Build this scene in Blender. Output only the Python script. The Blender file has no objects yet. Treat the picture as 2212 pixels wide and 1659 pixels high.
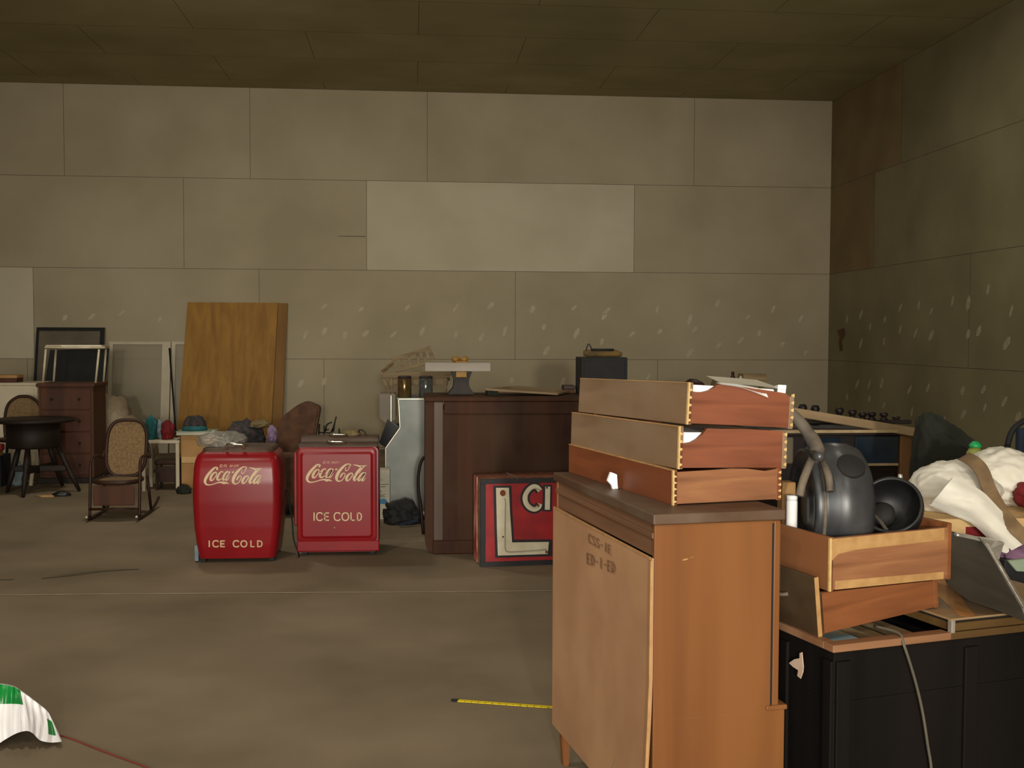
import bpy, bmesh, math, random
from math import sin, cos, pi, radians, sqrt
from mathutils import Vector, Matrix, noise

random.seed(7)
SC = bpy.context.scene
COL = SC.collection

# ---------------------------------------------------------------- camera geometry (measured from the room's lines)
FPX, YAW, PITCH, ROLL, CAMH = 2403.0, 0.08879, 0.04333, 0.00362, 1.58
BACK_Y, RIGHT_X, CEIL_Z = 15.42, 5.906, 4.911
LEFT_X, REAR_Y = -8.5, -7.0
_f = Vector((sin(YAW)*cos(PITCH), cos(YAW)*cos(PITCH), -sin(PITCH)))
_r0 = Vector((cos(YAW), -sin(YAW), 0))
_d0 = _f.cross(_r0)
_R = cos(ROLL)*_r0 - sin(ROLL)*_d0
_D = sin(ROLL)*_r0 + cos(ROLL)*_d0
CAM = Vector((0, 0, CAMH))

def ray(px, py): return _R*((px-1106)/FPX) + _D*((py-829.5)/FPX) + _f
def PZ(px, py, z=0.0):
    d = ray(px, py); return CAM + d*((z-CAMH)/d.z)
def PY(px, py, y):
    d = ray(px, py); return CAM + d*(y/d.y)
def PX(px, py, x):
    d = ray(px, py); return CAM + d*(x/d.x)

# ---------------------------------------------------------------- materials
def lin(c):
    r = []
    for v in c:
        v = v/255.0
        r.append(v/12.92 if v <= 0.04045 else ((v+0.055)/1.055)**2.4)
    return (r[0], r[1], r[2], 1.0)

def _new(name):
    m = bpy.data.materials.new(name); m.use_nodes = True
    nt = m.node_tree; nt.nodes.clear()
    out = nt.nodes.new('ShaderNodeOutputMaterial'); b = nt.nodes.new('ShaderNodeBsdfPrincipled')
    nt.links.new(b.outputs[0], out.inputs[0])
    return m, nt, b

def mat(name, c, rough=0.6, metal=0.0, c2=None, scale=6.0, stretch=(1, 1, 1), detail=4.0, bump=0.0, lo=0.35, hi=0.65, spec=0.5):
    """plain or mottled procedural surface; colours are albedo in sRGB bytes"""
    m, nt, b = _new(name)
    b.inputs['Roughness'].default_value = rough
    b.inputs['Metallic'].default_value = metal
    b.inputs['Specular IOR Level'].default_value = spec
    if c2 is None: c2 = tuple(v*0.86 for v in c)
    tc = nt.nodes.new('ShaderNodeTexCoord'); mp = nt.nodes.new('ShaderNodeMapping')
    mp.inputs['Scale'].default_value = stretch
    nz = nt.nodes.new('ShaderNodeTexNoise'); nz.inputs['Scale'].default_value = scale; nz.inputs['Detail'].default_value = detail
    rp = nt.nodes.new('ShaderNodeValToRGB')
    rp.color_ramp.elements[0].position = lo; rp.color_ramp.elements[1].position = hi
    rp.color_ramp.elements[0].color = lin(c2); rp.color_ramp.elements[1].color = lin(c)
    L = nt.links.new
    L(tc.outputs['Object'], mp.inputs[0]); L(mp.outputs[0], nz.inputs['Vector'])
    L(nz.outputs['Fac'], rp.inputs[0]); L(rp.outputs[0], b.inputs['Base Color'])
    if bump:
        bp = nt.nodes.new('ShaderNodeBump'); bp.inputs['Strength'].default_value = bump; bp.inputs['Distance'].default_value = 0.01
        L(nz.outputs['Fac'], bp.inputs['Height']); L(bp.outputs[0], b.inputs['Normal'])
    return m

def wood(name, c, c2, along='z', scale=9.0, rough=0.45, dust=None, c3=None, spec=0.3):
    """grain stretched along one axis, optional dusty blotches"""
    st = {'x': (0.09, 1, 1), 'y': (1, 0.09, 1), 'z': (1, 1, 0.09)}[along]
    m, nt, b = _new(name)
    b.inputs['Roughness'].default_value = rough; b.inputs['Specular IOR Level'].default_value = spec
    L = nt.links.new
    tc = nt.nodes.new('ShaderNodeTexCoord'); mp = nt.nodes.new('ShaderNodeMapping'); mp.inputs['Scale'].default_value = st
    n1 = nt.nodes.new('ShaderNodeTexNoise'); n1.inputs['Scale'].default_value = scale; n1.inputs['Detail'].default_value = 7; n1.inputs['Distortion'].default_value = 0.6
    r1 = nt.nodes.new('ShaderNodeValToRGB'); r1.color_ramp.elements[0].position = 0.33; r1.color_ramp.elements[1].position = 0.66
    r1.color_ramp.elements[0].color = lin(c2); r1.color_ramp.elements[1].color = lin(c)
    if c3 is not None:
        e = r1.color_ramp.elements.new(0.5); e.color = lin(c3)
    L(tc.outputs['Object'], mp.inputs[0]); L(mp.outputs[0], n1.inputs['Vector']); L(n1.outputs['Fac'], r1.inputs[0])
    src = r1.outputs[0]
    if dust is not None:
        n2 = nt.nodes.new('ShaderNodeTexNoise'); n2.inputs['Scale'].default_value = 3.0; n2.inputs['Detail'].default_value = 5
        r2 = nt.nodes.new('ShaderNodeValToRGB'); r2.color_ramp.elements[0].position = 0.42; r2.color_ramp.elements[1].position = 0.7
        r2.color_ramp.elements[0].color = (0, 0, 0, 1); r2.color_ramp.elements[1].color = (0.75, 0.75, 0.75, 1)
        mx = nt.nodes.new('ShaderNodeMix'); mx.data_type = 'RGBA'
        L(tc.outputs['Object'], n2.inputs['Vector']); L(n2.outputs['Fac'], r2.inputs[0]); L(r2.outputs[0], mx.inputs[0])
        L(src, mx.inputs[6]); mx.inputs[7].default_value = lin(dust); src = mx.outputs[2]
    L(src, b.inputs['Base Color'])
    return m

def emboss_glass(name, c, alpha):
    m, nt, b = _new(name)
    b.inputs['Base Color'].default_value = lin(c); b.inputs['Roughness'].default_value = 0.35
    b.inputs['Alpha'].default_value = alpha
    return m

M = {}
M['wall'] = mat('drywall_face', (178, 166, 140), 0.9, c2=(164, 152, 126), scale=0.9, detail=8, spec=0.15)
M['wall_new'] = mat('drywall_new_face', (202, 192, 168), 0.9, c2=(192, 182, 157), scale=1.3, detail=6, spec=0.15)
M['wall_side'] = mat('drywall_shaded_face', (140, 132, 102), 0.95, c2=(124, 116, 89), scale=1.0, detail=8, spec=0.1)  # darker drywall copy, shade of grazing light put into its colour
M['wall_corner_shade'] = mat('drywall_corner_shade_face', (138, 120, 88), 0.95, c2=(126, 109, 79), scale=1.5, detail=6, spec=0.1)  # shading beside the corner put into a browner panel colour
M['seam'] = mat('seam_gap', (112, 100, 80), 0.95)
M['dab'] = mat('joint_compound', (194, 184, 160), 0.9, c2=(182, 170, 144), scale=20, spec=0.1)
M['dab_dim'] = mat('shaded_joint_compound', (170, 160, 134), 0.9, c2=(156, 145, 118), scale=20, spec=0.1)  # darker copy of the compound, toned for the shaded right wall
M['stain'] = mat('wall_stain', (96, 66, 40), 0.95)
M['ceil'] = mat('ceiling_board', (170, 160, 122), 0.95, c2=(152, 143, 106), scale=0.8, detail=7, spec=0.1)
M['floor'] = mat('concrete_floor', (136, 121, 100), 0.85, c2=(110, 97, 78), scale=1.1, detail=10, lo=0.3, hi=0.68, bump=0.05, spec=0.2)
M['line'] = mat('pale_joint_filler', (182, 168, 144), 0.8)
M['crack'] = mat('dark_oil_stain', (92, 80, 60), 0.85)
M['ply'] = wood('plywood_yellow', (164, 120, 48), (140, 98, 38), 'z', 12, 0.6, c3=(152, 110, 43))
M['ply2'] = wood('plywood_yellow_second', (144, 104, 44), (124, 86, 34), 'z', 6, 0.6)
M['dresser'] = wood('reddish_brown_veneer', (84, 48, 30), (60, 34, 22), 'z', 7, 0.6)
M['darkwood'] = wood('dark_stained_wood', (36, 25, 19), (24, 17, 13), 'z', 8, 0.6)
M['bentwood'] = wood('bentwood_brown', (58, 34, 23), (38, 23, 16), 'z', 9, 0.5)
M['cane'] = mat('woven_cane', (130, 104, 68), 0.8, c2=(106, 82, 52), scale=60, detail=2, bump=0.3)
M['bar'] = wood('bar_mahogany', (74, 44, 29), (50, 30, 19), 'z', 6, 0.6, dust=(70, 52, 36), spec=0.12)
M['bar_edge'] = wood('bar_worn_edge', (98, 78, 64), (72, 54, 42), 'z', 6, 0.5)
M['red'] = mat('red_enamel', (134, 18, 26), 0.3, c2=(122, 15, 23), scale=3, detail=4, spec=0.34)
M['red_dark'] = mat('red_enamel_recess', (116, 12, 18), 0.3, c2=(104, 10, 16), scale=3)
M['red_side'] = mat('red_enamel_worn_side', (128, 44, 36), 0.4, c2=(84, 40, 30), scale=5)
M['lidtop'] = mat('dusty_lid', (86, 64, 44), 0.6, c2=(66, 44, 32), scale=6)
M['letter'] = mat('cream_paint', (204, 180, 138), 0.45, c2=(192, 166, 124), scale=10)
M['letter_dim'] = mat('worn_cream_paint', (206, 168, 134), 0.5, c2=(176, 96, 84), scale=60, lo=0.4, hi=0.55)
M['chrome'] = mat('chrome', (232, 226, 214), 0.12, 1.0, c2=(214, 208, 196), scale=30)
M['alu'] = mat('brushed_aluminium', (128, 130, 124), 0.5, 0.6, c2=(108, 112, 108), scale=4, detail=6)
M['alu_trim'] = mat('bright_trim', (186, 178, 160), 0.35, 0.9)
M['greypaint'] = mat('grey_painted_metal', (128, 116, 96), 0.6, c2=(110, 100, 84), scale=5)
M['black'] = mat('black_plastic', (22, 21, 22), 0.4, c2=(14, 14, 15), scale=8)
M['blackm'] = mat('matt_black', (20, 19, 20), 0.75, c2=(12, 12, 12), scale=8)
M['screen'] = mat('dark_glass', (16, 22, 24), 0.12, c2=(10, 12, 14), scale=4)
M['signred'] = mat('sign_red_paint', (170, 30, 36), 0.5, c2=(140, 22, 28), scale=7, detail=7)
M['signblack'] = mat('sign_black_paint', (34, 32, 38), 0.6, c2=(22, 22, 26), scale=9)
M['signwhite'] = mat('sign_white_paint', (222, 214, 190), 0.5, c2=(206, 196, 168), scale=9, detail=6)
M['rustred'] = mat('peeling_red_paint', (210, 150, 130), 0.75, c2=(140, 44, 36), scale=16, detail=8, stretch=(1, 1, .3), lo=0.42, hi=0.6)
M['rusttan'] = mat('rusty_tan_metal', (146, 112, 82), 0.75, c2=(118, 74, 54), scale=14, detail=8)
M['rust'] = mat('rust_edge', (134, 72, 40), 0.8, c2=(86, 48, 28), scale=30)
M['tube'] = mat('glass_tube', (176, 168, 150), 0.25)
M['chest'] = wood('chest_veneer', (128, 82, 44), (108, 67, 35), 'z', 7, 0.45, c3=(120, 75, 39))
M['hardboard'] = mat('hardboard_back', (182, 140, 104), 0.65, c2=(166, 124, 90), scale=3.5, detail=9)
M['chestrail'] = wood('chest_back_rail', (124, 90, 66), (98, 68, 48), 'y', 9, 0.55)
M['chesttop'] = wood('chest_top_dusty', (88, 64, 46), (70, 48, 34), 'y', 8, 0.5, dust=(112, 98, 84))
M['raw_lit_edge'] = mat('raw_lit_wood_edge', (180, 140, 88), 0.7, c2=(160, 120, 72), scale=20)  # raw wood, also the painted light on drawer board tops
M['dovetail'] = mat('dovetail_endgrain', (208, 176, 118), 0.7, c2=(190, 156, 100), scale=40)
M['drw_side'] = wood('drawer_mahogany_side', (138, 80, 54), (104, 58, 38), 'x', 22, 0.5, c3=(124, 72, 50))
M['drw_back'] = wood('drawer_grey_back', (138, 112, 86), (114, 90, 66), 'y', 12, 0.6, dust=(136, 116, 94))
M['drw_back2'] = wood('drawer_red_back', (130, 72, 42), (104, 56, 32), 'y', 14, 0.5)
M['drw_light'] = wood('drawer_pale_side', (156, 110, 72), (116, 76, 50), 'x', 20, 0.55, c3=(138, 92, 62))
M['drw_mid'] = wood('drawer_warm_side', (138, 84, 48), (106, 62, 36), 'x', 20, 0.5)
M['drw_front'] = wood('drawer_weathered_front', (88, 68, 46), (60, 46, 32), 'y', 7, 0.5, dust=(108, 90, 68))
M['panelply'] = wood('drawer_ply_panel', (148, 98, 62), (130, 82, 50), 'y', 5, 0.6)
M['paper'] = mat('white_paper', (240, 238, 236), 0.7, c2=(232, 230, 228), scale=8)
M['paper2'] = mat('grey_paper', (196, 190, 172), 0.7, c2=(180, 174, 156), scale=4)
M['console'] = wood('console_black_finish', (24, 20, 18), (14, 12, 11), 'z', 6, 0.65, spec=0.12)
M['console_rail'] = wood('console_top_rail', (164, 122, 92), (128, 90, 62), 'x', 7, 0.5)
M['console_lid'] = wood('console_lid_edge', (112, 86, 46), (82, 60, 34), 'x', 7, 0.5)
M['console_top'] = wood('console_dusty_veneer', (168, 134, 92), (128, 106, 80), 'x', 4, 0.6, dust=(132, 120, 102))
M['veneer'] = wood('bare_veneer_patch', (206, 152, 92), (184, 126, 74), 'x', 6, 0.6)
M['motor'] = mat('dusty_black_metal', (84, 84, 84), 0.36, 0.3, c2=(36, 38, 42), scale=5, detail=7, lo=0.3, hi=0.7)
M['bowl'] = mat('black_bowl_metal', (48, 47, 45), 0.5, 0.3, c2=(24, 25, 27), scale=6, detail=7)
M['motor_dust'] = mat('dusty_casting', (112, 100, 84), 0.75, c2=(64, 58, 51), scale=12, detail=7)
M['hole'] = mat('dark_recess', (20, 16, 14), 0.8)
M['whitecloth'] = mat('white_cotton', (226, 222, 210), 0.9, c2=(212, 206, 192), scale=5, bump=0.1)
M['strap'] = mat('olive_brown_webbing', (124, 100, 68), 0.8, c2=(100, 78, 52), scale=14)
M['green'] = mat('green_plastic', (22, 150, 84), 0.4, c2=(16, 126, 70), scale=8)
M['lime'] = mat('yellow_green_plastic', (136, 140, 62), 0.5)
M['darkgreen'] = mat('dark_green_canvas', (30, 36, 22), 0.9, c2=(20, 22, 16), scale=9, bump=0.2)
M['redcloth'] = mat('red_cloth', (124, 20, 24), 0.85, c2=(100, 13, 17), scale=8)
M['purple'] = mat('purple_cloth', (126, 92, 118), 0.85, c2=(102, 72, 96), scale=8)
M['palegreen'] = mat('pale_green_card', (146, 160, 138), 0.7, c2=(128, 140, 118), scale=6)
M['teal'] = mat('teal_cloth', (32, 100, 104), 0.85, c2=(22, 78, 82), scale=10)
M['paleblue'] = mat('pale_blue_cloth', (128, 144, 150), 0.85, c2=(108, 122, 130), scale=10)
M['tan'] = mat('tan_cardboard', (176, 136, 86), 0.85, c2=(158, 118, 72), scale=5)
M['tanlight'] = mat('pale_cardboard', (212, 178, 126), 0.85, c2=(196, 160, 108), scale=4)
M['armchair'] = mat('brown_upholstery', (92, 62, 42), 0.9, c2=(70, 46, 32), scale=14, bump=0.2)
M['clothes'] = mat('dark_patterned_cloth', (70, 56, 60), 0.9, c2=(34, 42, 38), scale=22, detail=6, lo=0.42, hi=0.58)
M['lilac'] = mat('lilac_cloth', (150, 124, 156), 0.85, c2=(96, 78, 104), scale=30)
M['olive'] = mat('olive_cloth', (122, 106, 70), 0.9, c2=(98, 84, 54), scale=12)
M['clear'] = emboss_glass('crumpled_clear_plastic', (150, 146, 136), 0.5)
M['dustyglass'] = emboss_glass('dusty_pane', (190, 180, 156), 0.3)
M['whitepaint'] = mat('white_painted_wood', (204, 192, 168), 0.6, c2=(190, 178, 152), scale=4)
M['whitemetal'] = mat('white_enamel_tube', (206, 194, 164), 0.3, c2=(190, 178, 148), scale=6)
M['slate'] = mat('grey_slate_board', (112, 102, 84), 0.8, c2=(96, 87, 71), scale=4, detail=8)
M['cloth_grey'] = mat('greyish_dust_sheet', (150, 136, 112), 0.9, c2=(116, 100, 78), scale=5, detail=6, bump=0.2)
M['toywood'] = wood('pale_old_wood', (134, 114, 80), (98, 80, 54), 'x', 16, 0.6)
M['brass'] = mat('amber_canister', (120, 98, 62), 0.18, 0.55, c2=(96, 76, 46), scale=9)
M['jar'] = mat('smoky_glass_canister', (112, 116, 112), 0.1, 0.4, c2=(80, 82, 80), scale=9)
M['plank'] = mat('grey_white_plank', (160, 152, 140), 0.7, c2=(140, 130, 118), scale=7, stretch=(.2, 1, 1))
M['iron'] = mat('dark_cast_iron', (52, 44, 38), 0.65, 0.2, c2=(34, 29, 26), scale=10)
M['yellow'] = mat('mustard_paint', (150, 112, 42), 0.6, c2=(128, 92, 32), scale=10)
M['tape'] = mat('yellow_tape', (228, 204, 30), 0.45, c2=(214, 188, 20), scale=30)
M['bagwhite'] = mat('white_plastic_film', (246, 244, 246), 0.35, c2=(236, 234, 238), scale=6)
M['bagwhite'].node_tree.nodes['Principled BSDF'].inputs['Subsurface Weight'].default_value = 0.0
M['baggreen'] = mat('green_print_film', (20, 140, 62), 0.3, c2=(14, 112, 48), scale=6)
M['string'] = mat('red_chalk_line', (120, 48, 36), 0.8)
M['ochre'] = mat('ochre_canvas', (118, 92, 44), 0.85, c2=(82, 64, 38), scale=12)
M['trunk'] = mat('brown_leatherette', (62, 52, 38), 0.75, c2=(42, 35, 26), scale=7, detail=8, bump=0.15)
M['silver'] = mat('silver_binding', (206, 200, 190), 0.3, 0.6, c2=(160, 152, 142), scale=12)
M['blueglass'] = mat('blue_tinted_glass', (38, 52, 66), 0.15, c2=(24, 32, 42), scale=4)
M['cabblack'] = wood('black_brown_cabinet', (34, 22, 19), (20, 14, 12), 'x', 7, 0.5)
M['paleedge'] = mat('worn_pale_edge', (176, 154, 116), 0.6, c2=(150, 128, 92), scale=12)
M['boardtan'] = wood('greyed_tan_board', (148, 124, 92), (112, 92, 64), 'x', 7, 0.6)
M['postwood'] = wood('brown_post', (120, 86, 54), (92, 64, 40), 'z', 7, 0.5)
M['blue'] = mat('blue_printed_ink', (50, 130, 180), 0.6)
M['navy'] = mat('navy_cloth', (26, 40, 60), 0.85, c2=(18, 28, 42), scale=9)
M['ink'] = mat('faded_stamp_ink', (112, 82, 58), 0.8, c2=(138, 94, 64), scale=60, lo=0.4, hi=0.6)
M['inkdark'] = mat('dark_print', (92, 84, 84), 0.7)
M['graffiti'] = mat('black_paint_stroke', (52, 44, 38), 0.8)
M['cord'] = mat('grey_cord', (98, 92, 78), 0.7)
M['artblue'] = mat('pale_blue_print', (176, 206, 220), 0.4, c2=(214, 204, 150), scale=9, lo=0.38, hi=0.5)
M['scrap'] = mat('torn_pinkish_paper', (214, 186, 164), 0.8, c2=(190, 160, 136), scale=14)

# ---------------------------------------------------------------- mesh helpers
ROOTM = {}
def tag(o, label=None, cat=None, group=None, kind=None):
    if label: o['label'] = label
    if cat: o['category'] = cat
    if group: o['group'] = group
    if kind: o['kind'] = kind
    return o

def thing(name, label, cat, loc=(0, 0, 0), rz=0.0, group=None):
    o = bpy.data.objects.new(name, None); COL.objects.link(o)
    o.location = loc; o.rotation_euler = (0, 0, rz); o.empty_display_size = 0.1
    ROOTM[o.name] = Matrix.Translation(Vector(loc)) @ Matrix.Rotation(rz, 4, 'Z')
    return tag(o, label, cat, group)

def rootm(o):
    while o is not None:
        if o.name in ROOTM: return ROOTM[o.name]
        o = o.parent
    return Matrix.Identity(4)

class G:
    """collects shapes into one mesh"""
    def __init__(s): s.bm = bmesh.new(); s.mi = 0
    def _add(s, b, mtx=None):
        if mtx is not None: bmesh.ops.transform(b, matrix=mtx, verts=b.verts)
        mp = {}
        for v in b.verts: mp[v] = s.bm.verts.new(v.co)
        for f in b.faces:
            try:
                nf = s.bm.faces.new([mp[v] for v in f.verts]); nf.material_index = s.mi; nf.smooth = f.smooth
            except ValueError: pass
        b.free(); return s
    def box(s, a, b, bev=0.0, mtx=None):
        t = bmesh.new(); bmesh.ops.create_cube(t, size=1)
        a = Vector(a); b = Vector(b); c = (a+b)/2; d = b-a
        for v in t.verts: v.co = Vector((v.co.x*d.x, v.co.y*d.y, v.co.z*d.z)) + c
        if bev: bmesh.ops.bevel(t, geom=list(t.edges), offset=bev, segments=2, affect='EDGES', profile=0.5)
        return s._add(t, mtx)
    def bar(s, p, q, w, h=None, bev=0.0, up=(0, 0, 1)):
        p = Vector(p); q = Vector(q); h = h or w; d = q-p; L = d.length
        if L < 1e-6: return s
        z = d.normalized(); u = Vector(up)
        if abs(z.dot(u)) > 0.98: u = Vector((0, 1, 0))
        x = u.cross(z).normalized(); y = z.cross(x)
        m = Matrix((x, y, z)).transposed().to_4x4(); m.translation = (p+q)/2
        return s.box((-w/2, -h/2, -L/2), (w/2, h/2, L/2), bev, m)
    def tube(s, pts, r, n=8, closed=False, flat=1.0):
        pts = [Vector(p) for p in pts]; k = len(pts)
        rr = r if isinstance(r, (list, tuple)) else [r]*k
        t = bmesh.new(); rings = []; prev = None
        for i, p in enumerate(pts):
            if closed: d = pts[(i+1) % k]-pts[i-1]
            else: d = pts[min(i+1, k-1)]-pts[max(i-1, 0)]
            d = d.normalized() if d.length > 1e-9 else Vector((0, 0, 1))
            if prev is None:
                u = Vector((0, 0, 1)) if abs(d.z) < 0.9 else Vector((1, 0, 0))
                x = d.cross(u).normalized()
            else:
                x = (prev - d*prev.dot(d)).normalized()
            prev = x; y = d.cross(x)
            rings.append([t.verts.new(p + x*cos(2*pi*j/n)*rr[i] + y*sin(2*pi*j/n)*rr[i]*flat) for j in range(n)])
        m = k if closed else k-1
        for i in range(m):
            A = rings[i]; B = rings[(i+1) % k]
            for j in range(n):
                f = t.faces.new((A[j], A[(j+1) % n], B[(j+1) % n], B[j])); f.smooth = True
        if not closed:
            t.faces.new(rings[0][::-1]); t.faces.new(rings[-1])
        return s._add(t)
    def lathe(s, prof, mtx=None, n=28, cap=True):
        t = bmesh.new(); rings = []
        for r, z in prof:
            rings.append([t.verts.new((max(r, 1e-4)*cos(2*pi*j/n), max(r, 1e-4)*sin(2*pi*j/n), z)) for j in range(n)])
        for A, B in zip(rings, rings[1:]):
            for j in range(n):
                f = t.faces.new((A[j], A[(j+1) % n], B[(j+1) % n], B[j])); f.smooth = True
        if cap: t.faces.new(rings[0][::-1]); t.faces.new(rings[-1])
        return s._add(t, mtx)
    def prism(s, pts, vec, bev=0.0, smooth=False):
        t = bmesh.new(); vec = Vector(vec)
        a = [t.verts.new(Vector(p)) for p in pts]; b = [t.verts.new(Vector(p)+vec) for p in pts]
        n = len(a); t.faces.new(a); t.faces.new(b[::-1])
        for i in range(n):
            f = t.faces.new((a[i], b[i], b[(i+1) % n], a[(i+1) % n])); f.smooth = smooth
        bmesh.ops.recalc_face_normals(t, faces=t.faces)
        if bev: bmesh.ops.bevel(t, geom=list(t.edges), offset=bev, segments=2, affect='EDGES')
        return s._add(t)
    def face(s, pts):
        t = bmesh.new(); t.faces.new([t.verts.new(Vector(p)) for p in pts]); return s._add(t)
    def grid(s, rows, closed=False, smooth=True, mats=None):
        t = bmesh.new(); V = [[t.verts.new(Vector(p)) for p in r] for r in rows]
        for i in range(len(V)-1):
            m = len(V[i]); e = m if closed else m-1
            for j in range(e):
                f = t.faces.new((V[i][j], V[i][(j+1) % m], V[i+1][(j+1) % m], V[i+1][j])); f.smooth = smooth
                if mats: f.material_index = mats(i, j)
        if mats:
            mp = {v: s.bm.verts.new(v.co) for v in t.verts}
            for f in t.faces:
                nf = s.bm.faces.new([mp[v] for v in f.verts]); nf.smooth = f.smooth; nf.material_index = f.material_index
            t.free(); return s
        return s._add(t)
    def heap(s, c, rad, seed=0, amp=0.18, freq=2.2, z0=None, sub=4, wrinkle=0.0, rz=0.0):
        t = bmesh.new(); bmesh.ops.create_icosphere(t, subdivisions=sub, radius=1)
        c = Vector(c); o = Vector((seed*3.7, seed*1.3, seed*7.1)); Rz = Matrix.Rotation(rz, 3, 'Z')
        for v in t.verts:
            d = v.co.normalized()
            k = 1 + amp*noise.fractal(d*freq+o, 0.9, 2.0, 4) * 1.2
            if wrinkle:
                q = Vector((d.x*2.5, d.y*2.5, d.z*7)) + o
                k += wrinkle*(abs(noise.noise(q*1.7))-0.25)
            p = Rz @ Vector((d.x*rad[0]*k, d.y*rad[1]*k, d.z*rad[2]*k)); p += c
            if z0 is not None and p.z < z0: p.z = z0
            v.co = p
        for f in t.faces: f.smooth = True
        return s._add(t)
    def done(s, name, m, parent=None, local=False, origin=None, label=None):
        me = bpy.data.meshes.new(name)
        o = bpy.data.objects.new(name, me); COL.objects.link(o)
        if parent is not None:
            o.parent = parent
            if not local: bmesh.ops.transform(s.bm, matrix=rootm(parent).inverted(), verts=s.bm.verts)
        elif origin is not None:
            bmesh.ops.translate(s.bm, vec=-Vector(origin), verts=s.bm.verts); o.location = origin
        bmesh.ops.recalc_face_normals(s.bm, faces=s.bm.faces)
        s.bm.to_mesh(me); s.bm.free()
        for mm in (m if isinstance(m, (list, tuple)) else [m]): me.materials.append(mm)
        if label: o['label'] = label
        return o

def crom(pts, k=6):
    """smooth curve through points (any dimension)"""
    P = [tuple(p) for p in pts]; out = []
    for i in range(len(P)-1):
        p0 = P[max(i-1, 0)]; p1 = P[i]; p2 = P[i+1]; p3 = P[min(i+2, len(P)-1)]
        for j in range(k):
            t = j/k
            out.append(tuple(0.5*((2*b)+(c-a)*t+(2*a-5*b+4*c-d)*t*t+(3*b-a-3*c+d)*t**3) for a, b, c, d in zip(p0, p1, p2, p3)))
    out.append(P[-1]); return out

def ribbon(g, pts, fn, smooth=True):
    """painted stroke: pts (u, v, width), fn maps (u, v) to a 3D point on the surface"""
    P = crom(pts) if smooth and len(pts) > 2 else [tuple(p) for p in pts]
    L, R = [], []
    for i, p in enumerate(P):
        a = P[max(i-1, 0)]; b = P[min(i+1, len(P)-1)]
        dx, dy = b[0]-a[0], b[1]-a[1]; d = sqrt(dx*dx+dy*dy) or 1
        nx, ny = -dy/d*p[2]/2, dx/d*p[2]/2
        L.append(fn(p[0]+nx, p[1]+ny)); R.append(fn(p[0]-nx, p[1]-ny))
    g.grid([L, R], smooth=False)

FONT = {  # letters as strokes in a unit box, y down
 'I': [[(.5, 0), (.5, 1)]], 'L': [[(.08, 0), (.08, 1)], [(.02, .93), (.9, .93)]],
 'E': [[(.08, 0), (.08, 1)], [(.02, .07), (.95, .07)], [(.02, .5), (.85, .5)], [(.02, .93), (.95, .93)]],
 'C': ['c', (1, .22), (.8, .06), (.5, .04), (.2, .14), (.06, .5), (.2, .86), (.5, .96), (.8, .94), (1, .78)],
 'O': ['c', (.5, .04), (.2, .14), (.05, .5), (.2, .86), (.5, .96), (.8, .86), (.95, .5), (.8, .14), (.5, .04)],
 'D': [[(.08, 0), (.08, 1)], [(.04, .06), (.5, .06), (.82, .2), (.94, .5), (.82, .8), (.5, .94), (.04, .94)]],
 'R': [[(.08, 0), (.08, 1)], [(.04, .06), (.6, .06), (.88, .28), (.6, .5), (.04, .5)], [(.45, .5), (.92, 1)]],
 'N': [[(.08, 1), (.08, 0)], [(.08, 0), (.92, 1)], [(.92, 1), (.92, 0)]],
 'K': [[(.08, 0), (.08, 1)], [(.9, 0), (.12, .58)], [(.4, .4), (.92, 1)]],
 'S': ['c', (.95, .16), (.6, .03), (.2, .1), (.1, .3), (.5, .5), (.9, .7), (.8, .92), (.4, .97), (.05, .84)],
 '-': [[(.1, .5), (.9, .5)]], '1': [[(.5, 0), (.5, 1)]],
}
def write(g, ch, x, y, w, h, sw, fn, slant=0.0):
    def m(p): return (x+p[0]*w+slant*(1-p[1])*h, y+p[1]*h, sw)
    d = FONT[ch]
    if d[0] == 'c': ribbon(g, [m(p) for p in d[1:]], fn)
    else:
        for s_ in d: ribbon(g, [m(p) for p in s_], fn, smooth=False)

# ================================================================ THE ROOM
fl = G().box((LEFT_X, REAR_Y, -0.1), (RIGHT_X, BACK_Y, 0)).done('floor', M['floor']); tag(fl, kind='structure')
g = G()
pts = [PZ(0, 1286), PZ(300, 1283), PZ(600, 1281), PZ(900, 1279), PZ(1185, 1277), PZ(1700, 1272)]
for a, b in zip(pts, pts[1:]):
    g.face([(a.x, a.y-.008, .002), (b.x, b.y-.008, .002), (b.x, b.y+.008, .002), (a.x, a.y+.008, .002)])
g.done('joint_line', M['line'], fl)
g = G()
for path, w in ([[(-40, 1254), (30, 1252)], .05], [[(90, 1250), (150, 1243), (220, 1234), (300, 1230)], .045]):
    q = [PZ(*p) for p in path]
    ribbon(g, [(a.x, a.y, w*(0.4 if i in (0, len(q)-1) else 1.3)) for i, a in enumerate(q)], lambda u, v: (u, v, .0025))
g.done('dark_streak', M['crack'], fl)

def panel_wall(name, rects, toner, place, base_mats, extra=None):
    """boards with open seams over a darker backing"""
    g = G(); gap = 0.003
    for (a0, a1, z0, z1) in rects:
        g.mi = toner(a0, a1, z0, z1)
        g.face([place(a0+gap, z0+gap, 0), place(a1-gap, z0+gap, 0), place(a1-gap, z1-gap, 0), place(a0+gap, z1-gap, 0)])
    if extra: extra(g)
    return g.done(name, base_mats)

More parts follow.
